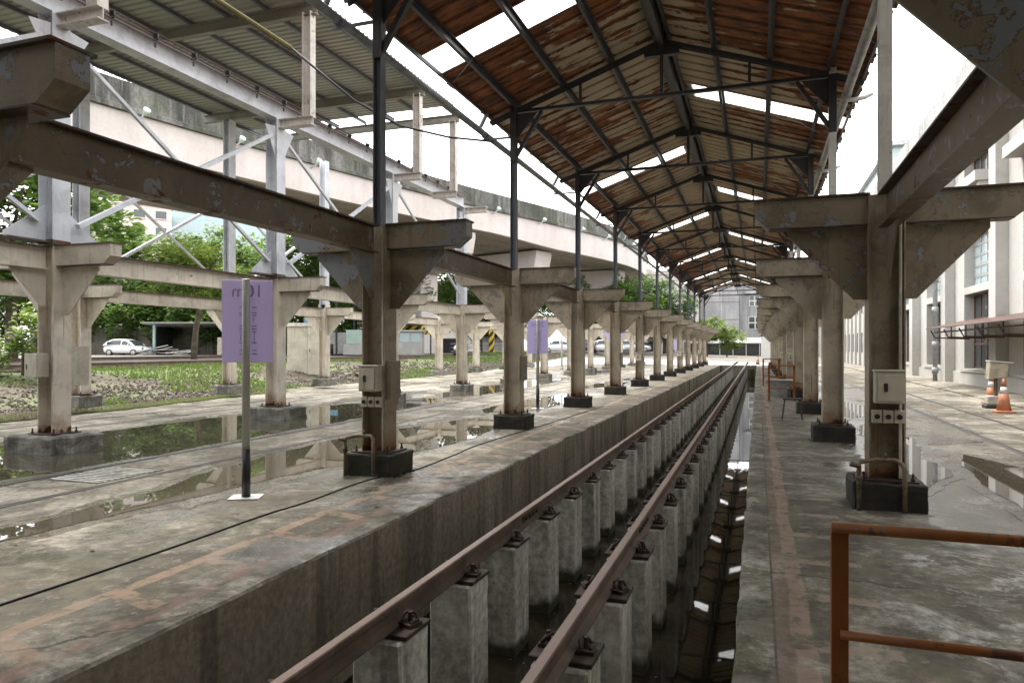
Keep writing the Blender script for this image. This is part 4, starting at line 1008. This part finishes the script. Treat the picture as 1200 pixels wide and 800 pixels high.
# open canopy with tarp
t = add('open_canopy', None, loc=(-35.9,49.2,1.0), rz=R(19.1), label='tall open canopy on thin posts with a blue tarp strip', cat='canopy')
add('roof', MB().box(-1.2,4.2,-.5,5,4.85,5.1).mesh('canopy_roof', M['darkmetal']), t)
for x, y in ((.75,0),(1.45,1.5),(3.35,0),(4.0,3.6),(.0,3.6)): add('post', MB().box(x-.07,x+.07,y-.07,y+.07,0,4.85).mesh('canopy_post', M['darkmetal']), t)
add('tarp', MB().box(.7,3.5,-.14,-.08,2.55,3.0).mesh('canopy_tarp', M['bluetarp'], jitter=.05), t)
add('back_wall', MB().box(2.0,7.0,3.0,3.2,0,1.9).mesh('canopy_wall', M['galv']), t); add('drum', MB().lathe([(.3,0),(.3,.9),(.26,.9)],12,(2.6,.8,0)).mesh('drum', M['darkmetal'], True), t)
add('teal_box', MB().box(4.1,5.9,.2,1.6,.9,2.05).mesh('teal_box', plain('mint',(.33,.44,.39),.6,0,.15,1)), t); add('grey_box', MB().box(3.9,6.0,.0,1.8,0,.88).mesh('grey_box', M['asbestos']), t)
t = add('low_shed', None, loc=(-31.0,52.5,1.0), rz=R(19.1), label='low brown-edged shed roof beside the tall open canopy', cat='shed')
add('roof', MB().box(-1.0,5.5,0,4,2.55,2.75).mesh('bc_roof', M['awning']), t)
for x in (-.8,2.2,5.2): add('post', MB().box(x-.06,x+.06,.1,.22,0,2.55).mesh('bc_post', M['darkmetal']), t)
t = add('dark_canopy', None, loc=(-33.5,69.5,1.0), rz=R(19.1), label='long low dark canopy behind the nearer hazard-banded pier', cat='canopy')
add('roof', MB().box(-3.5,8.6,0,6,2.7,3.15).mesh('dc_roof', M['darkmetal']), t)
for x in (-3.2,0,3.0,5.6,8.4): add('post', MB().box(x-.08,x+.08,.1,.26,0,2.7).mesh('dc_post', M['darkmetal']), t)
add('railing', MB().box(2.2,8.4,.3,.36,.95,1.05).box(2.2,8.4,.3,.36,.55,.63).box(2.2,8.4,.3,.36,.15,.23).mesh('dc_rail', M['pvc']), t)
add('crate', MB().box(.4,2.8,2,3.4,0,1.6).mesh('dc_crate', M['darkmetal']), t)
t = add('kiosk', None, loc=(-28.6,53.2,1.0), rz=R(19.1), label='small white kiosk with windows before the nearer hazard-banded pier', cat='kiosk')
add('wall', MB().box(0,2.0,0,1.6,0,1.95).mesh('kiosk_wall', M['asbestos']), t); add('roof', MB().box(-.2,2.2,-.2,1.8,1.95,2.05).mesh('kiosk_roof', M['galv']), t)
for x in (.15,1.1): add('window', MB().box(x,x+.75,-.03,-.002,1.05,1.8).mesh('kiosk_window', M['paleglass']), t)
t = add('striped_post', None, loc=(-24.9,65.6,1.0), label='thick yellow and black striped post before the wide viaduct pier', cat='post')
add('shaft', MB().box(-.24,.24,-.24,.24,0,3.1).mesh('striped_post', M['hazard'], bevel=.05), t)
t = add('yard_signal', None, loc=(-22.9,52.4,.95), label='small black and white yard signal near the dark canopy', cat='signal')
add('body', MB().lathe([(.28,0),(.3,.25),(.2,.4)],12).mesh('sig_body', M['black'], True), t); add('cap', MB().lathe([(.2,.402),(.26,.55),(.2,.75),(.08,.82)],12).mesh('sig_cap', M['white'], True), t)
# control cabinet
t = add('control_cabinet', None, loc=(-20.5,28.9,.18), rz=R(19.1), label='big cream steel control cabinet standing on the dirt bank', cat='cabinet')
add('plinth', MB().box(-.85,.85,-.45,.45,-.3,.15).mesh('cab_plinth', M['block']), t)
add('body', MB().box(-.78,.18,-.4,.4,.152,2.42).mesh('cab_body', M['box'], bevel=.01), t)
add('door', MB().box(.2,.78,-.46,.4,.13,2.40).mesh('cab_door', M['box'], bevel=.01), t); add('handle', MB().box(.3,.33,-.475,-.462,1.2,1.35).mesh('cab_handle', M['black']), t)
add('rain_cover', MB().box(-.8,.85,-.5,.46,2.424,2.58).mesh('cab_cover', M['stub'], jitter=.03), t)
t = add('rubble_pile', None, loc=(-17.7,30.2,.2), label='broken brick and rubble lying right of the control cabinet', cat='rubble')
for i in range(14): add('chunk', MB().box(-.18,.18,-.12,.12,-.07,.09).mesh('chunk', M['rubble' if i % 3 else 'awning'], bevel=.03, jitter=.05), t, loc=(random.uniform(-1.2,1.2),random.uniform(-.8,.8),random.uniform(0,.12)), rot=(random.uniform(-.4,.4),random.uniform(-.4,.4),random.uniform(0,3)))
# yard tracks on the bank
b = MB(); b.box(-32.5,-26.9,-40,110,.3,.88); add('yard_path', b.mesh('yard_path', plain('pale_gravel',(.27,.26,.24),.95,0,.2,20,.5)), kind='structure')
for i, x in enumerate((-25.1,-26.2,-33.4,-34.5)):
    b = MB(); b.prism([(x+p[0], p[1]+1.0-.02+(0 if i < 2 else .08)) for p in prof], 'y', -40, 110)
    add('yard_rail', b.mesh('yard_rail', M['rail']), label='%s rusty yard rail up on the bank counted from the camera' % nth(i), cat='rail', group='rails on the raised yard')
slp = MB().box(-1.05,1.05,-.1,.1,.66,.838).mesh('sleeper', M['frame'])
tb = add('yard_trackbed', MB().box(-26.9,-24.3,-40,110,.3,.80).mesh('yard_trackbed', M['stone']), kind='structure')
for i in range(60): add('sleeper', slp, tb, loc=(-25.65, 12+.75*i, 0))

# ------------------------------------------------------------------ cars
def make_car(label, loc, rz, paint, L_=4.0, W_=1.68, H_=1.5, hatch=True):
    t = add('parked_car', None, loc=loc, rz=rz, label=label, cat='car', group='cars parked in the yard')
    # side outline stations: x, half width, z low, z belt, z top of body
    hw = W_/2
    st = [(-L_/2,.62*hw,.42,.62,.66),(-L_/2+.12,.86*hw,.30,.78,.86),(-L_/2+.45,.97*hw,.24,.88,.93),(-L_/2+1.1,hw,.22,.93,.96),(0,hw,.22,.95,.97),(L_/2-1.25,hw,.22,.94,.95),(L_/2-.75,.97*hw,.24,.90,.90),(L_/2-.25,.9*hw,.28,.80,.78),(L_/2-.06,.74*hw,.34,.66,.66),(L_/2,.6*hw,.42,.56,.58)]
    if hatch: st[0] = (-L_/2,.7*hw,.40,.80,.86); st[1] = (-L_/2+.12,.9*hw,.28,.92,.98)
    b = MB(); n = 8
    for x, w, z0, zb, zt_ in st: b.v += [(x,-w*.86,z0),(x,-w,z0+.12),(x,-w,zb-.12),(x,-w*.9,zt_),(x,w*.9,zt_),(x,w,zb-.12),(x,w,z0+.12),(x,w*.86,z0)]
    for i in range(len(st)-1):
        for k in range(n): b.f.append([i*n+k,(i+1)*n+k,(i+1)*n+(k+1) % n,i*n+(k+1) % n]); b.m.append(0)
    b.f += [list(range(n)), list(range((len(st)-1)*n,len(st)*n))]; b.m += [0,0]
    me = b.mesh('car_body', paint, True)
    body = add('body', me, t)
    m = body.modifiers.new('sub','SUBSURF'); m.levels = 1; m.render_levels = 1
    xr = -L_/2+(.08 if hatch else .65)
    sec = [(xr,.80*hw,.93,.95),(xr+.30,.72*hw,.93,H_-.2),(xr+.85,.70*hw,.93,H_-.02),(-.15,.70*hw,.93,H_),(.30,.70*hw,.93,H_-.09),(.78,.77*hw,.92,1.17),(L_/2-.82,.84*hw,.90,.90)]
    def cabin(inset, mat, nm, grow=0):
        b = MB()
        for x, w, z0, z1 in sec: b.v += [(x,-hw*.90,z0),(x,-w-grow,z1-.03*(z1>1)),(x,-w*.8,z1+grow),(x,w*.8,z1+grow),(x,w+grow,z1-.03*(z1>1)),(x,hw*.90,z0)]
        for i in range(len(sec)-1):
            for k in range(5): b.f.append([i*6+k,(i+1)*6+k,(i+1)*6+k+1,i*6+k+1]); b.m.append(0)
        return add(nm, b.mesh(nm, mat, True), t)
    cabin(0, paint, 'cabin')
    # side windows, windscreen as dark panels just outside the cabin skin
    def pt(x, f, s):
        for i in range(len(sec)-1):
            if sec[i][0] <= x <= sec[i+1][0]:
                q = (x-sec[i][0])/(sec[i+1][0]-sec[i][0]); w = sec[i][1]+(sec[i+1][1]-sec[i][1])*q; z0 = sec[i][2]; z1 = sec[i][3]+(sec[i+1][3]-sec[i][3])*q
                return Vector((x, s*(hw*.90+(w-hw*.90)*f+.012), z0+(z1-.04-z0)*f))
    for s in (-1, 1):
        for xa, xb, xc in ((xr+.36,xr+.36,-.14),(-.04,-.04,.86)):
            f1 = .86
            b = MB(); n_ = 5; P = []
            for i in range(n_+1):
                x = xa+(xc-xa)*i/n_; P.append(pt(x,.12,s)); P.append(pt(x,min(f1, .86),s))
            for i in range(n_): b.f.append([2*i,2*i+2,2*i+3,2*i+1]); b.m.append(0)
            b.v = [tuple(p) for p in P]; add('side_window', b.mesh('side_window', M['glass']), t)
    wtop = sec[4]
    b = MB(); b.add([(wtop[0]+.06,-.55*hw,H_-.10),(wtop[0]+.06,.55*hw,H_-.10),(sec[5][0]+.03,.62*hw,1.19),(sec[5][0]+.03,-.62*hw,1.19),(sec[6][0]+.01,-.7*hw,.94),(sec[6][0]+.01,.7*hw,.94)],[(0,1,2,3),(3,2,5,4)]); add('windscreen', b.mesh('windscreen', M['glass']), t)
    b = MB(); b.add([(xr-.02,-.66*hw,1.0),(xr-.02,.66*hw,1.0),(xr+.22,.6*hw,H_-.18),(xr+.22,-.6*hw,H_-.18)],[(0,1,2,3)]); add('rear_window', b.mesh('rear_window', M['glass']), t)
    tm = MB().lathe([(.22,-.1),(.30,-.1),(.31,-.05),(.31,.05),(.30,.1),(.22,.1)],18); tm = tm.mesh('tyre', M['rubber'], True)
    rm = MB().lathe([(.05,-.104),(.21,-.105),(.2,-.06),(.2,.06),(.21,.105),(.05,.104)],14).mesh('rim', M['galv'], True)
    for x in (-L_/2+.78, L_/2-.82):
        for s in (-1, 1):
            w = add('wheel', tm, t, loc=(x,s*(hw-.10),.31), rot=(R(90),0,0)); add('rim', rm, w)
    for s in (-1, 1):
        add('headlight', MB().lathe([(.04,0),(.14,.03),(.12,.07)],10).mesh('headlight', M['paleglass'], True), t, loc=(L_/2-.17,s*.62*hw,.70), rot=(0,R(70),0))
        add('tail_light', MB().cbox((0,0,0),(.06,.16,.28)).mesh('tail_light', plain('red_lens',(.35,.03,.03),.3), bevel=.02), t, loc=(-L_/2+.07,s*.72*hw,.82))
        add('mirror', MB().cbox((0,0,0),(.12,.2,.13)).mesh('mirror', paint, bevel=.03), t, loc=(.78,s*(hw+.06),1.0))
    add('grille', MB().cbox((0,0,0),(.05,.8,.12)).mesh('grille', M['black']), t, loc=(L_/2-.03,0,.42))
    return t
make_car('white hatchback parked before the mossy boundary wall at left', (-51.9,47.4,.84), R(19.1-12), M['carwhite'])
make_car('white saloon half hidden behind the second lavender sign', (-19.9,72.6,.98), R(30), M['carwhite'], 4.4, 1.72, 1.42, False)
make_car('dark car between the white cars in the far parking row', (-18.0,78.5,1.0), R(100), M['cardark'], 4.3)
make_car('white car left of the diamond sign in the far parking row', (-16.6,80.5,1.0), R(22), M['carwhite'], 4.5, 1.74, 1.5, False)
make_car('silver car at the right end of the far parking row', (-14.2,84.5,1.0), R(20), M['carsilver'], 4.4, 1.74, 1.5, True)

# ------------------------------------------------------------------ trees
def crown_mesh(name, rx, rz_, nclump, nleaf, leaf, mat, seed, flat=.8):
    rnd = random.Random(seed); b = MB()
    for c in range(nclump):
        while True:
            p = Vector((rnd.uniform(-1,1),rnd.uniform(-1,1),rnd.uniform(-1,1)))
            if p.length <= 1 and p.length > .25: break
        p = Vector((p.x*rx,p.y*rx,p.z*rz_)); cr = rnd.uniform(.16,.30)*rx
        for i in range(nleaf):
            q = Vector((rnd.gauss(0,1),rnd.gauss(0,1),rnd.gauss(0,1)*flat)); q = p+q.normalized()*cr*rnd.random()**.4
            s = leaf*rnd.uniform(.6,1.3); a = rnd.uniform(0,6.28); tilt = rnd.gauss(0,.55); 
            u = Vector((math.cos(a),math.sin(a),rnd.gauss(-.15,.3))).normalized(); v = u.cross(Vector((math.sin(tilt),rnd.gauss(0,.4),1))).normalized()
            b.add([q-u*s*.5, q+v*s*.28, q+u*s*.55, q-v*s*.28],[(0,1,2,3)])
    return b.mesh(name, mat)
def trunk_mesh(h, r, spread, seed, lean=0.0, nl=6):
    rnd = random.Random(seed); b = MB()
    top = Vector((lean, lean*.3, h)); b.tube([(0,0,-.3),(lean*.25,0,h*.35),(lean*.6,lean*.2,h*.7),tuple(top)], [r*1.25,r,r*.8,r*.45], 9)
    for i in range(nl):
        s = Vector((lean*.6,lean*.2,h*.7)).lerp(top, rnd.uniform(-.4,.9)); a = rnd.uniform(0,6.28); l = spread*rnd.uniform(.6,1.0)
        m_ = s+Vector((math.cos(a)*l*.5,math.sin(a)*l*.5,l*.45)); e = s+Vector((math.cos(a)*l,math.sin(a)*l,l*.75)); b.tube([s,m_,e],[r*.45,r*.3,r*.1],6)
    return b.mesh('trunk', M['bark'], True)
TREES = {}
for nm, rx, rz_, nc, nl, lf, mt, sd in (('a',4.2,3.6,75,150,.38,'leaf_mid',1),('b',4.0,4.0,75,150,.38,'leaf_dark',2),('c',3.2,2.6,56,150,.28,'leaf_lime',3),('d',3.4,2.9,60,140,.36,'leaf_pale',4),('e',4.6,3.4,80,150,.40,'leaf_mid',5)):
    TREES[nm] = (crown_mesh('crown_'+nm, rx, rz_, nc, nl, lf, M[mt], sd), rx, rz_)
def tree(kind, loc, h, label, scale=1.0, lean=0.0, group='trees beyond the yard', seed=0, tr=.24, crown_c=None):
    cm, rx, rz_ = TREES[kind]
    t = add('leafy_tree', None, loc=loc, rz=random.uniform(0,6.28) if not lean else 0, label=label, cat='tree', group=group)
    cz = h-rz_*scale
    add('trunk', trunk_mesh(max(1.2, cz), tr, rx*scale*.7, seed, lean), t); add('crown', cm, t, loc=(lean*1.0, lean*.3, cz), scale=scale, rz=random.uniform(0,6.28))
tree('e', (-33.8,24.2,.8), 10.6, 'tall leafy tree at the left edge behind the first braced column', 1.15, seed=1)
tree('a', (-37,21,.8), 9.5, 'dense tree just outside the left edge behind the yard track', 1.1, seed=31)
tree('c', (-32.4,34.3,.62), 7.9, 'slender leaning tree with pale trunk before the lean-to shed', 1.0, .7, seed=2, tr=.17)
for i, (kx, x, y, h, s, lab) in enumerate((('b',-66,52,11.5,1.15,'dark tree over the boundary wall farthest left'),('a',-59,55,12.5,1.25,'mid green tree over the wall behind the white hatchback'),('b',-55.5,60,11.0,1.2,'dark green tree behind the lean-to shed\'s left end'),('d',-51,57,12.3,1.15,'pale green tree right of the hatchback above the wall'),('a',-48,63,12.5,1.25,'mid green tree behind the lean-to shed roof'),('e',-43.5,60.5,11.8,1.1,'broad tree behind the first lavender sign'),('b',-41.5,66,12,1.15,'dark tree behind the control cabinet'),('d',-38.5,62,11,1.1,'pale tree behind the tall open canopy'),('e',-35.5,66.5,9.2,1.0,'mid green tree behind the blue tarp'),('a',-36,74,10,1.1,'tree between the canopy and the nearer viaduct pier'),('b',-31.5,80,9.0,1.0,'dark tree behind the nearer hazard-banded pier'),('a',-28,88,10,1.0,'tree glimpsed behind the striped post'),('d',-24.5,94,11,1.0,'pale tree right of the wide viaduct pier'))):
    tree(kx, (x,y,1.0), h, lab, s, seed=10+i)
for i, (kx, x, y, h, s, lab) in enumerate((('b',-62,50.5,6.6,1.0,'low bushy tree right behind the boundary wall, leftmost'),('a',-57,52.5,7.2,1.05,'low bushy tree right behind the hatchback and wall'),('b',-52,54.5,6.8,1.05,'low dark tree right behind the lean-to shed'),('e',-46.5,56,7.4,1.05,'low bushy tree above the right end of the lean-to shed'),('b',-41.5,57.5,7.0,1.0,'low dark tree behind the lavender sign and cabinet'),('a',-36.5,59,7.2,.95,'low bushy tree behind the canopy with the blue tarp'),('b',-71,47,9,1.2,'dark tree at far left beyond the end of the wall'),('e',-66,40,10.5,1.2,'broad tree beyond the yard at the left edge'))):
    tree(kx, (x,y,1.0), h, lab, s, seed=70+i)
for i, (kx, x, y, h, s, lab) in enumerate((('b',-18.6,98,9.3,1.0,'left dark tree of the clump behind the diamond sign'),('a',-15.3,97,10.4,1.1,'tallest tree of the clump behind the far parked cars'),('b',-12.2,100,9.6,1.05,'right dark tree of the clump behind the far parked cars'),('b',-22,104,9,1.0,'dark tree behind the far white saloon'))):
    tree(kx, (x,y,1.0), h, lab, s, seed=40+i, group='clump of trees behind the far cars')
tree('c', (-6.4,98,0), 6.0, 'left small pale tree before the concrete end building', .78, tr=.11, seed=50, group='small trees at the far end')
tree('c', (-3.9,99,0), 4.6, 'right small pale tree before the concrete end building', .70, tr=.09, seed=51, group='small trees at the far end')
# near shrub at the left edge
t = add('shrub', None, loc=(-22.6,16.6,.45), label='bright leafy shrub on the dirt bank at the left frame edge', cat='shrub')
add('stems', trunk_mesh(1.2,.09,.9,77,nl=8), t); add('leaves', crown_mesh('shrub_leaves',1.5,1.2,30,60,.2,M['leaf_lime'],78), t, loc=(0,0,1.35))
t = add('shrub', None, loc=(-19.6,12.3,.3), label='low dark shrub at the foot of the left bank', cat='shrub')
add('stems', trunk_mesh(.5,.05,.5,79,nl=8), t); add('leaves', crown_mesh('shrub_leaves2',.9,.6,16,50,.16,M['leaf_mid'],80), t, loc=(0,0,.6))

# ------------------------------------------------------------------ gravel and grass on the bank
rnd = random.Random(5); b = MB()
for i in range(14000):
    x = -17.1-abs(rnd.gauss(0,1))*2.6; y = 6+rnd.random()**1.3*60
    if x < -25: continue
    s = rnd.uniform(.02,.065)*(1 if y < 30 else 1.3); z = ground_z(x,y); q = [Vector((rnd.uniform(-1,1),rnd.uniform(-1,1),rnd.uniform(-.5,.7)))*s*.35 for _ in range(6)]
    c = Vector((x,y,z+s*.3)); D6 = [(1,0,0),(-1,0,0),(0,1,0),(0,-1,0),(0,0,.7),(0,0,-.7)]
    b.add([c+Vector(d_)*s+q[k] for k, d_ in enumerate(D6)],[(0,2,4),(2,1,4),(1,3,4),(3,0,4),(2,0,5),(1,2,5),(3,1,5),(0,3,5)])
add('gravel', b.mesh('gravel', M['stone']), label='loose stones and rubble scattered over the dirt bank', cat='gravel', kind='stuff')
b = MB()
for i in range(26000):
    x = -26+rnd.random()*9.0; y = 5+rnd.random()**1.2*62
    if mnoise.noise(Vector((x*.25,y*.16,9)))+ (.25 if x < -21 else -.08) < .08: continue
    z = ground_z(x,y); h = rnd.uniform(.06,.20); a = rnd.uniform(0,6.28); w = .02*(1+y/25); dx, dy = math.cos(a), math.sin(a)
    b.add([(x-dx*w,y-dy*w,z),(x+dx*w,y+dy*w,z),(x+rnd.gauss(0,.06),y+rnd.gauss(0,.06),z+h)],[(0,1,2)])
add('grass', b.mesh('grass', M['grass']), label='patchy grass along the top of the dirt bank', cat='grass', kind='stuff')

# ------------------------------------------------------------------ signs
def text_mesh(s, size, mat, extr=.002):
    cu = bpy.data.curves.new('txt','FONT'); cu.body = s; cu.size = size; cu.extrude = extr; cu.align_x = 'CENTER'
    o = bpy.data.objects.new('txt', cu); COL.objects.link(o); dg = bpy.context.evaluated_depsgraph_get()
    me = bpy.data.meshes.new_from_object(o.evaluated_get(dg)); bpy.data.objects.remove(o); me.materials.clear(); me.materials.append(mat); return me
def distance_sign(loc, rz, txt, label, panel, letter, h=2.33):
    t = add('distance_sign', None, loc=loc, rz=rz, label=label, cat='sign', group='lavender distance signs')
    add('base_plate', MB().box(-.16,.16,-.13,.13,.002,.014).mesh('sign_base', M['white']), t)
    p = add('pole', MB().lathe([(.042,.52),(.042,h-.01),(.036,h)],16).mesh('sign_pole', M['greypole'], True), t)
    add('pole_foot', MB().lathe([(.046,.014),(.046,.519)],16).mesh('sign_pole_foot', M['black'], True), t)
    pn = add('panel', MB().box(-.265,.265,.050,.054,h-.89,h-.01).mesh('sign_panel', panel, bevel=.004), t)
    if txt:   # the lettering of the far side shows through, so it reads mirrored
        add('lettering', text_mesh(txt,.19,letter), pn, loc=(0,.0485,h-.19), rot=(R(90),0,0), scale=(-1,1,1))
        b = MB()
        for z in (.30,.36,.385,.50,.53,.56,.68,.76,.80): 
            for s_, w_ in ((1,.05),(-1,.035)): b.box(min(s_*.048,s_*(.048+w_)),max(s_*.048,s_*(.048+w_)),.0478,.0494,h-z-.006,h-z+.006)
        b.box(.07,.078,.0478,.0494,h-.68,h-.56); b.box(-.074,-.066,.0478,.0494,h-.66,h-.58); b.box(.058,.066,.0478,.0494,h-.46,h-.40)
        add('small_lettering', b.mesh('small_lettering', letter), pn)
    return t
distance_sign((-5.15,6.2,0), R(25), '10m', 'nearest lavender sign on a grey pole with black foot, reading 10m in reverse', M['purple'], M['purpledark'])
distance_sign((-5.43,17.7,0), R(19), '20m', 'second lavender sign on a pole with black foot, behind the second left column', mat_panel('lavender2', (.56,.52,.70)), M['purpledark'])
distance_sign((-5.45,49,0), R(10), None, 'far pale lilac sign panel deep along the left column row', M['lilac'], M['purpledark'])
t = add('diamond_sign', None, loc=(-5.38,27.85,0), rz=R(15), label='pale diamond shaped sign seen from behind at the fourth left column', cat='sign')
add('pole', MB().lathe([(.03,0),(.03,2.7)],10).mesh('dpole', M['galv'], True), t); add('panel', MB().prism([(0,1.68),(.45,2.13),(0,2.58),(-.45,2.13)],'y',.035,.05).mesh('dpanel', M['lilac']), t)
t = add('lamp_post', None, loc=(-13.5,50,0), label='thin white pole standing between left columns three and four', cat='pole')
add('pole', MB().lathe([(.07,0),(.05,5.5)],10).mesh('thin_pole', M['white'], True), t); add('foot', MB().lathe([(.12,0),(.12,.12),(.08,.2)],10).mesh('thin_pole_foot', M['galv']), t)

# ------------------------------------------------------------------ right platform furniture
def guard_rail(x0, x1, y, h, mids, label, depth=None):
    t = add('guard_rail', None, loc=(x0, y, 0), label=label, cat='railing', group='orange guard rails')
    for x in (0, x1-x0):
        add('post', MB().box(x-.03,x+.03,-.006,.006,0,h).box(x-.03,x-.022,.006,.05,0,h).mesh('rail_post', M['orange']), t)
        add('foot', MB().box(x-.07,x+.07,-.06,.06,.002,.012).mesh('rail_foot', M['rustplate']), t)
    add('top_rail', MB().tube([(-.03,-.02,h+.01),(x1-x0+.03,-.02,h+.01)], .021, 10).mesh('top_rail', M['orange'], True), t)
    for m_ in mids: add('mid_rail', MB().tube([(0,-.02,m_),(x1-x0,-.02,m_)], .018, 10).mesh('mid_rail', M['orange'], True), t)
    if depth:
        for x in (0, x1-x0):
            for zz in (h, mids[0]): add('side_rail', MB().tube([(x,0,zz-.03),(x,depth,zz-.03)], .018, 8).mesh('side_rail', M['orange'], True), t)
            add('post', MB().box(x-.03,x+.03,depth-.006,depth+.006,0,h).mesh('rail_post', M['orange']), t)
    return t
guard_rail(.30, 1.95, 3.0, .90, (.50,), 'nearest rust-orange guard rail cut by the lower right frame edge')
guard_rail(.32, 1.02, 22.6, 1.05, (.72,.38), 'orange guard rail with a stool in front, midway along the right platform')
guard_rail(.22, .85, 31.5, 1.1, (.7,.4), 'farther orange guard rail along the right platform', 1.2)
t = add('metal_crate', None, loc=(.72,25.0,0), label='grey sheet metal crate behind the orange rail with the stool', cat='crate')
add('body', MB().prism([(-.25,0),(.35,0),(.45,.5),(-.45,.5)],'y',-.4,.4).mesh('crate_body', M['galv']), t); add('rim', MB().box(-.5,.5,-.45,.45,.502,.54).mesh('crate_rim', M['galv']), t)
t = add('stool', None, loc=(.72,16.9,0), label='small dark stool on thin legs before the orange rail', cat='stool')
add('seat', MB().box(-.2,.2,-.14,.14,.44,.475).mesh('stool_seat', M['darkmetal'], bevel=.01), t)
for sx in (-1,1):
    for sy in (-1,1): add('leg', MB().tube([(sx*.15,sy*.1,.44),(sx*.21,sy*.14,0)], .014, 6).mesh('stool_leg', M['darkmetal']), t)
def cone(loc, s, label):
    t = add('traffic_cone', None, loc=loc, label=label, cat='traffic cone', group='orange traffic cones', scale=s)
    add('base', MB().box(-.2,.2,-.2,.2,0,.045).mesh('cone_base', M['cone'], bevel=.012), t)
    b = MB().lathe([(.155,.045),(.112,.30),(.088,.44)],18).mesh('cone_low', M['cone'], True); add('body', b, t)
    add('reflective_band', MB().lathe([(.0885,.44),(.062,.60)],18).mesh('cone_band', M['white'], True), t)
    add('tip', MB().lathe([(.0625,.60),(.032,.78),(.02,.785)],18).mesh('cone_tip', M['cone'], True), t)
cone((5.74,20.5,.0), 1.05, 'nearer faded orange traffic cone beside the boxy floodlight')
cone((6.3,23.6,.0), 1.05, 'traffic cone half hidden behind the boxy floodlight')
cone((7.0,77,0), 1.1, 'tiny far traffic cone right of the right column row'); cone((.0,71,0), 1.1, 'tiny far traffic cone by the end of the pit')
t = add('work_light', None, loc=(5.87,21.8,0), label='boxy work light on a short stand beside the nearer faded traffic cone', cat='work light')
add('base_block', MB().box(-.22,.22,-.2,.2,0,.1).mesh('wl_base', M['darkmetal'], bevel=.02), t); add('weight', MB().box(-.17,.17,-.15,.15,.102,.33).mesh('wl_weight', plain('cream_weight',(.5,.46,.42),.8), bevel=.02), t)
add('stem', MB().tube([(.05,0,.33),(.05,0,.8)], .045, 10).mesh('wl_stem', M['pipe'], True), t)
hd = add('lamp_box', MB().prism([(-.2,0),(.22,.06),(.26,.42),(-.17,.46)],'y',-.17,.17).mesh('wl_head', plain('dusty_cream',(.42,.38,.29),.7), bevel=.015), t, loc=(.05,0,.76)); add('lid', MB().box(-.22,.30,-.2,.2,.455,.485).mesh('wl_lid', M['white']), hd, rot=(0,R(5),0))
# black cable on the left platform
cp = [(-4.42,-3.0),(-4.43,0),(-4.43,3),(-4.41,4.4),(-4.44,5.6),(-4.40,6.2),(-4.43,7.5),(-4.22,8.3),(-4.25,9.5),(-4.32,11),(-4.2,13.2),(-4.1,15.5),(-3.95,19)]
sp = smooth(cp, 8); b = MB(); b.tube([(p.x+.015*mnoise.noise(Vector((p.y*1.5,0,0))),p.y,.008) for p in sp], .008, 6)
add('floor_cable', b.mesh('floor_cable', M['rubber'], True), label='black cable lying along the left platform past the column feet', cat='cable')
# fallen leaves and litter on the floor left of the pit
b = MB(); rnd = random.Random(21)
for i in range(420):
    x, y = rnd.uniform(-15.5,-4.9), 3+rnd.random()**1.4*38; a = rnd.uniform(0,6); q = rnd.uniform(.015,.04)
    b.add([(x-math.cos(a)*q,y-math.sin(a)*q,.009),(x+math.sin(a)*q*.6,y-math.cos(a)*q*.6,.016),(x+math.cos(a)*q,y+math.sin(a)*q,.010),(x-math.sin(a)*q*.6,y+math.cos(a)*q*.6,.014)],[(0,1,2,3)])
for i in range(160):
    x, y = rnd.uniform(-3.0,-.3), 2.5+rnd.random()*25; a = rnd.uniform(0,6); q = rnd.uniform(.008,.022)
    b.add([(x-math.cos(a)*q,y-math.sin(a)*q,WATER+.004),(x+math.sin(a)*q*.6,y-math.cos(a)*q*.6,WATER+.006),(x+math.cos(a)*q,y+math.sin(a)*q,WATER+.004),(x-math.sin(a)*q*.6,y+math.cos(a)*q*.6,WATER+.007)],[(0,1,2,3)])
add('fallen_leaves', b.mesh('fallen_leaves', plain('dry_leaf',(.20,.13,.05),.8,0,.5,30)), label='small dry leaves scattered over the wet floor and pit water', cat='leaves', kind='stuff')
# fallen leaves floating in the pit
b = MB(); rnd = random.Random(9)
for i in range(60):
    x, y = -1.75+rnd.gauss(0,.12), 3.95+rnd.gauss(0,.14); a = rnd.uniform(0,6); s = rnd.uniform(.02,.05)
    b.add([(x-math.cos(a)*s,y-math.sin(a)*s,WATER+.006+rnd.random()*.01),(x+math.sin(a)*s*.6,y-math.cos(a)*s*.6,WATER+.012),(x+math.cos(a)*s,y+math.sin(a)*s,WATER+.006),(x-math.sin(a)*s*.6,y+math.cos(a)*s*.6,WATER+.01)],[(0,1,2,3)])
add('leaf_litter', b.mesh('leaf_litter', plain('brown_leaf',(.22,.07,.03),.7)), label='clump of brown leaves floating between the near pit pillars', cat='leaves', kind='stuff')
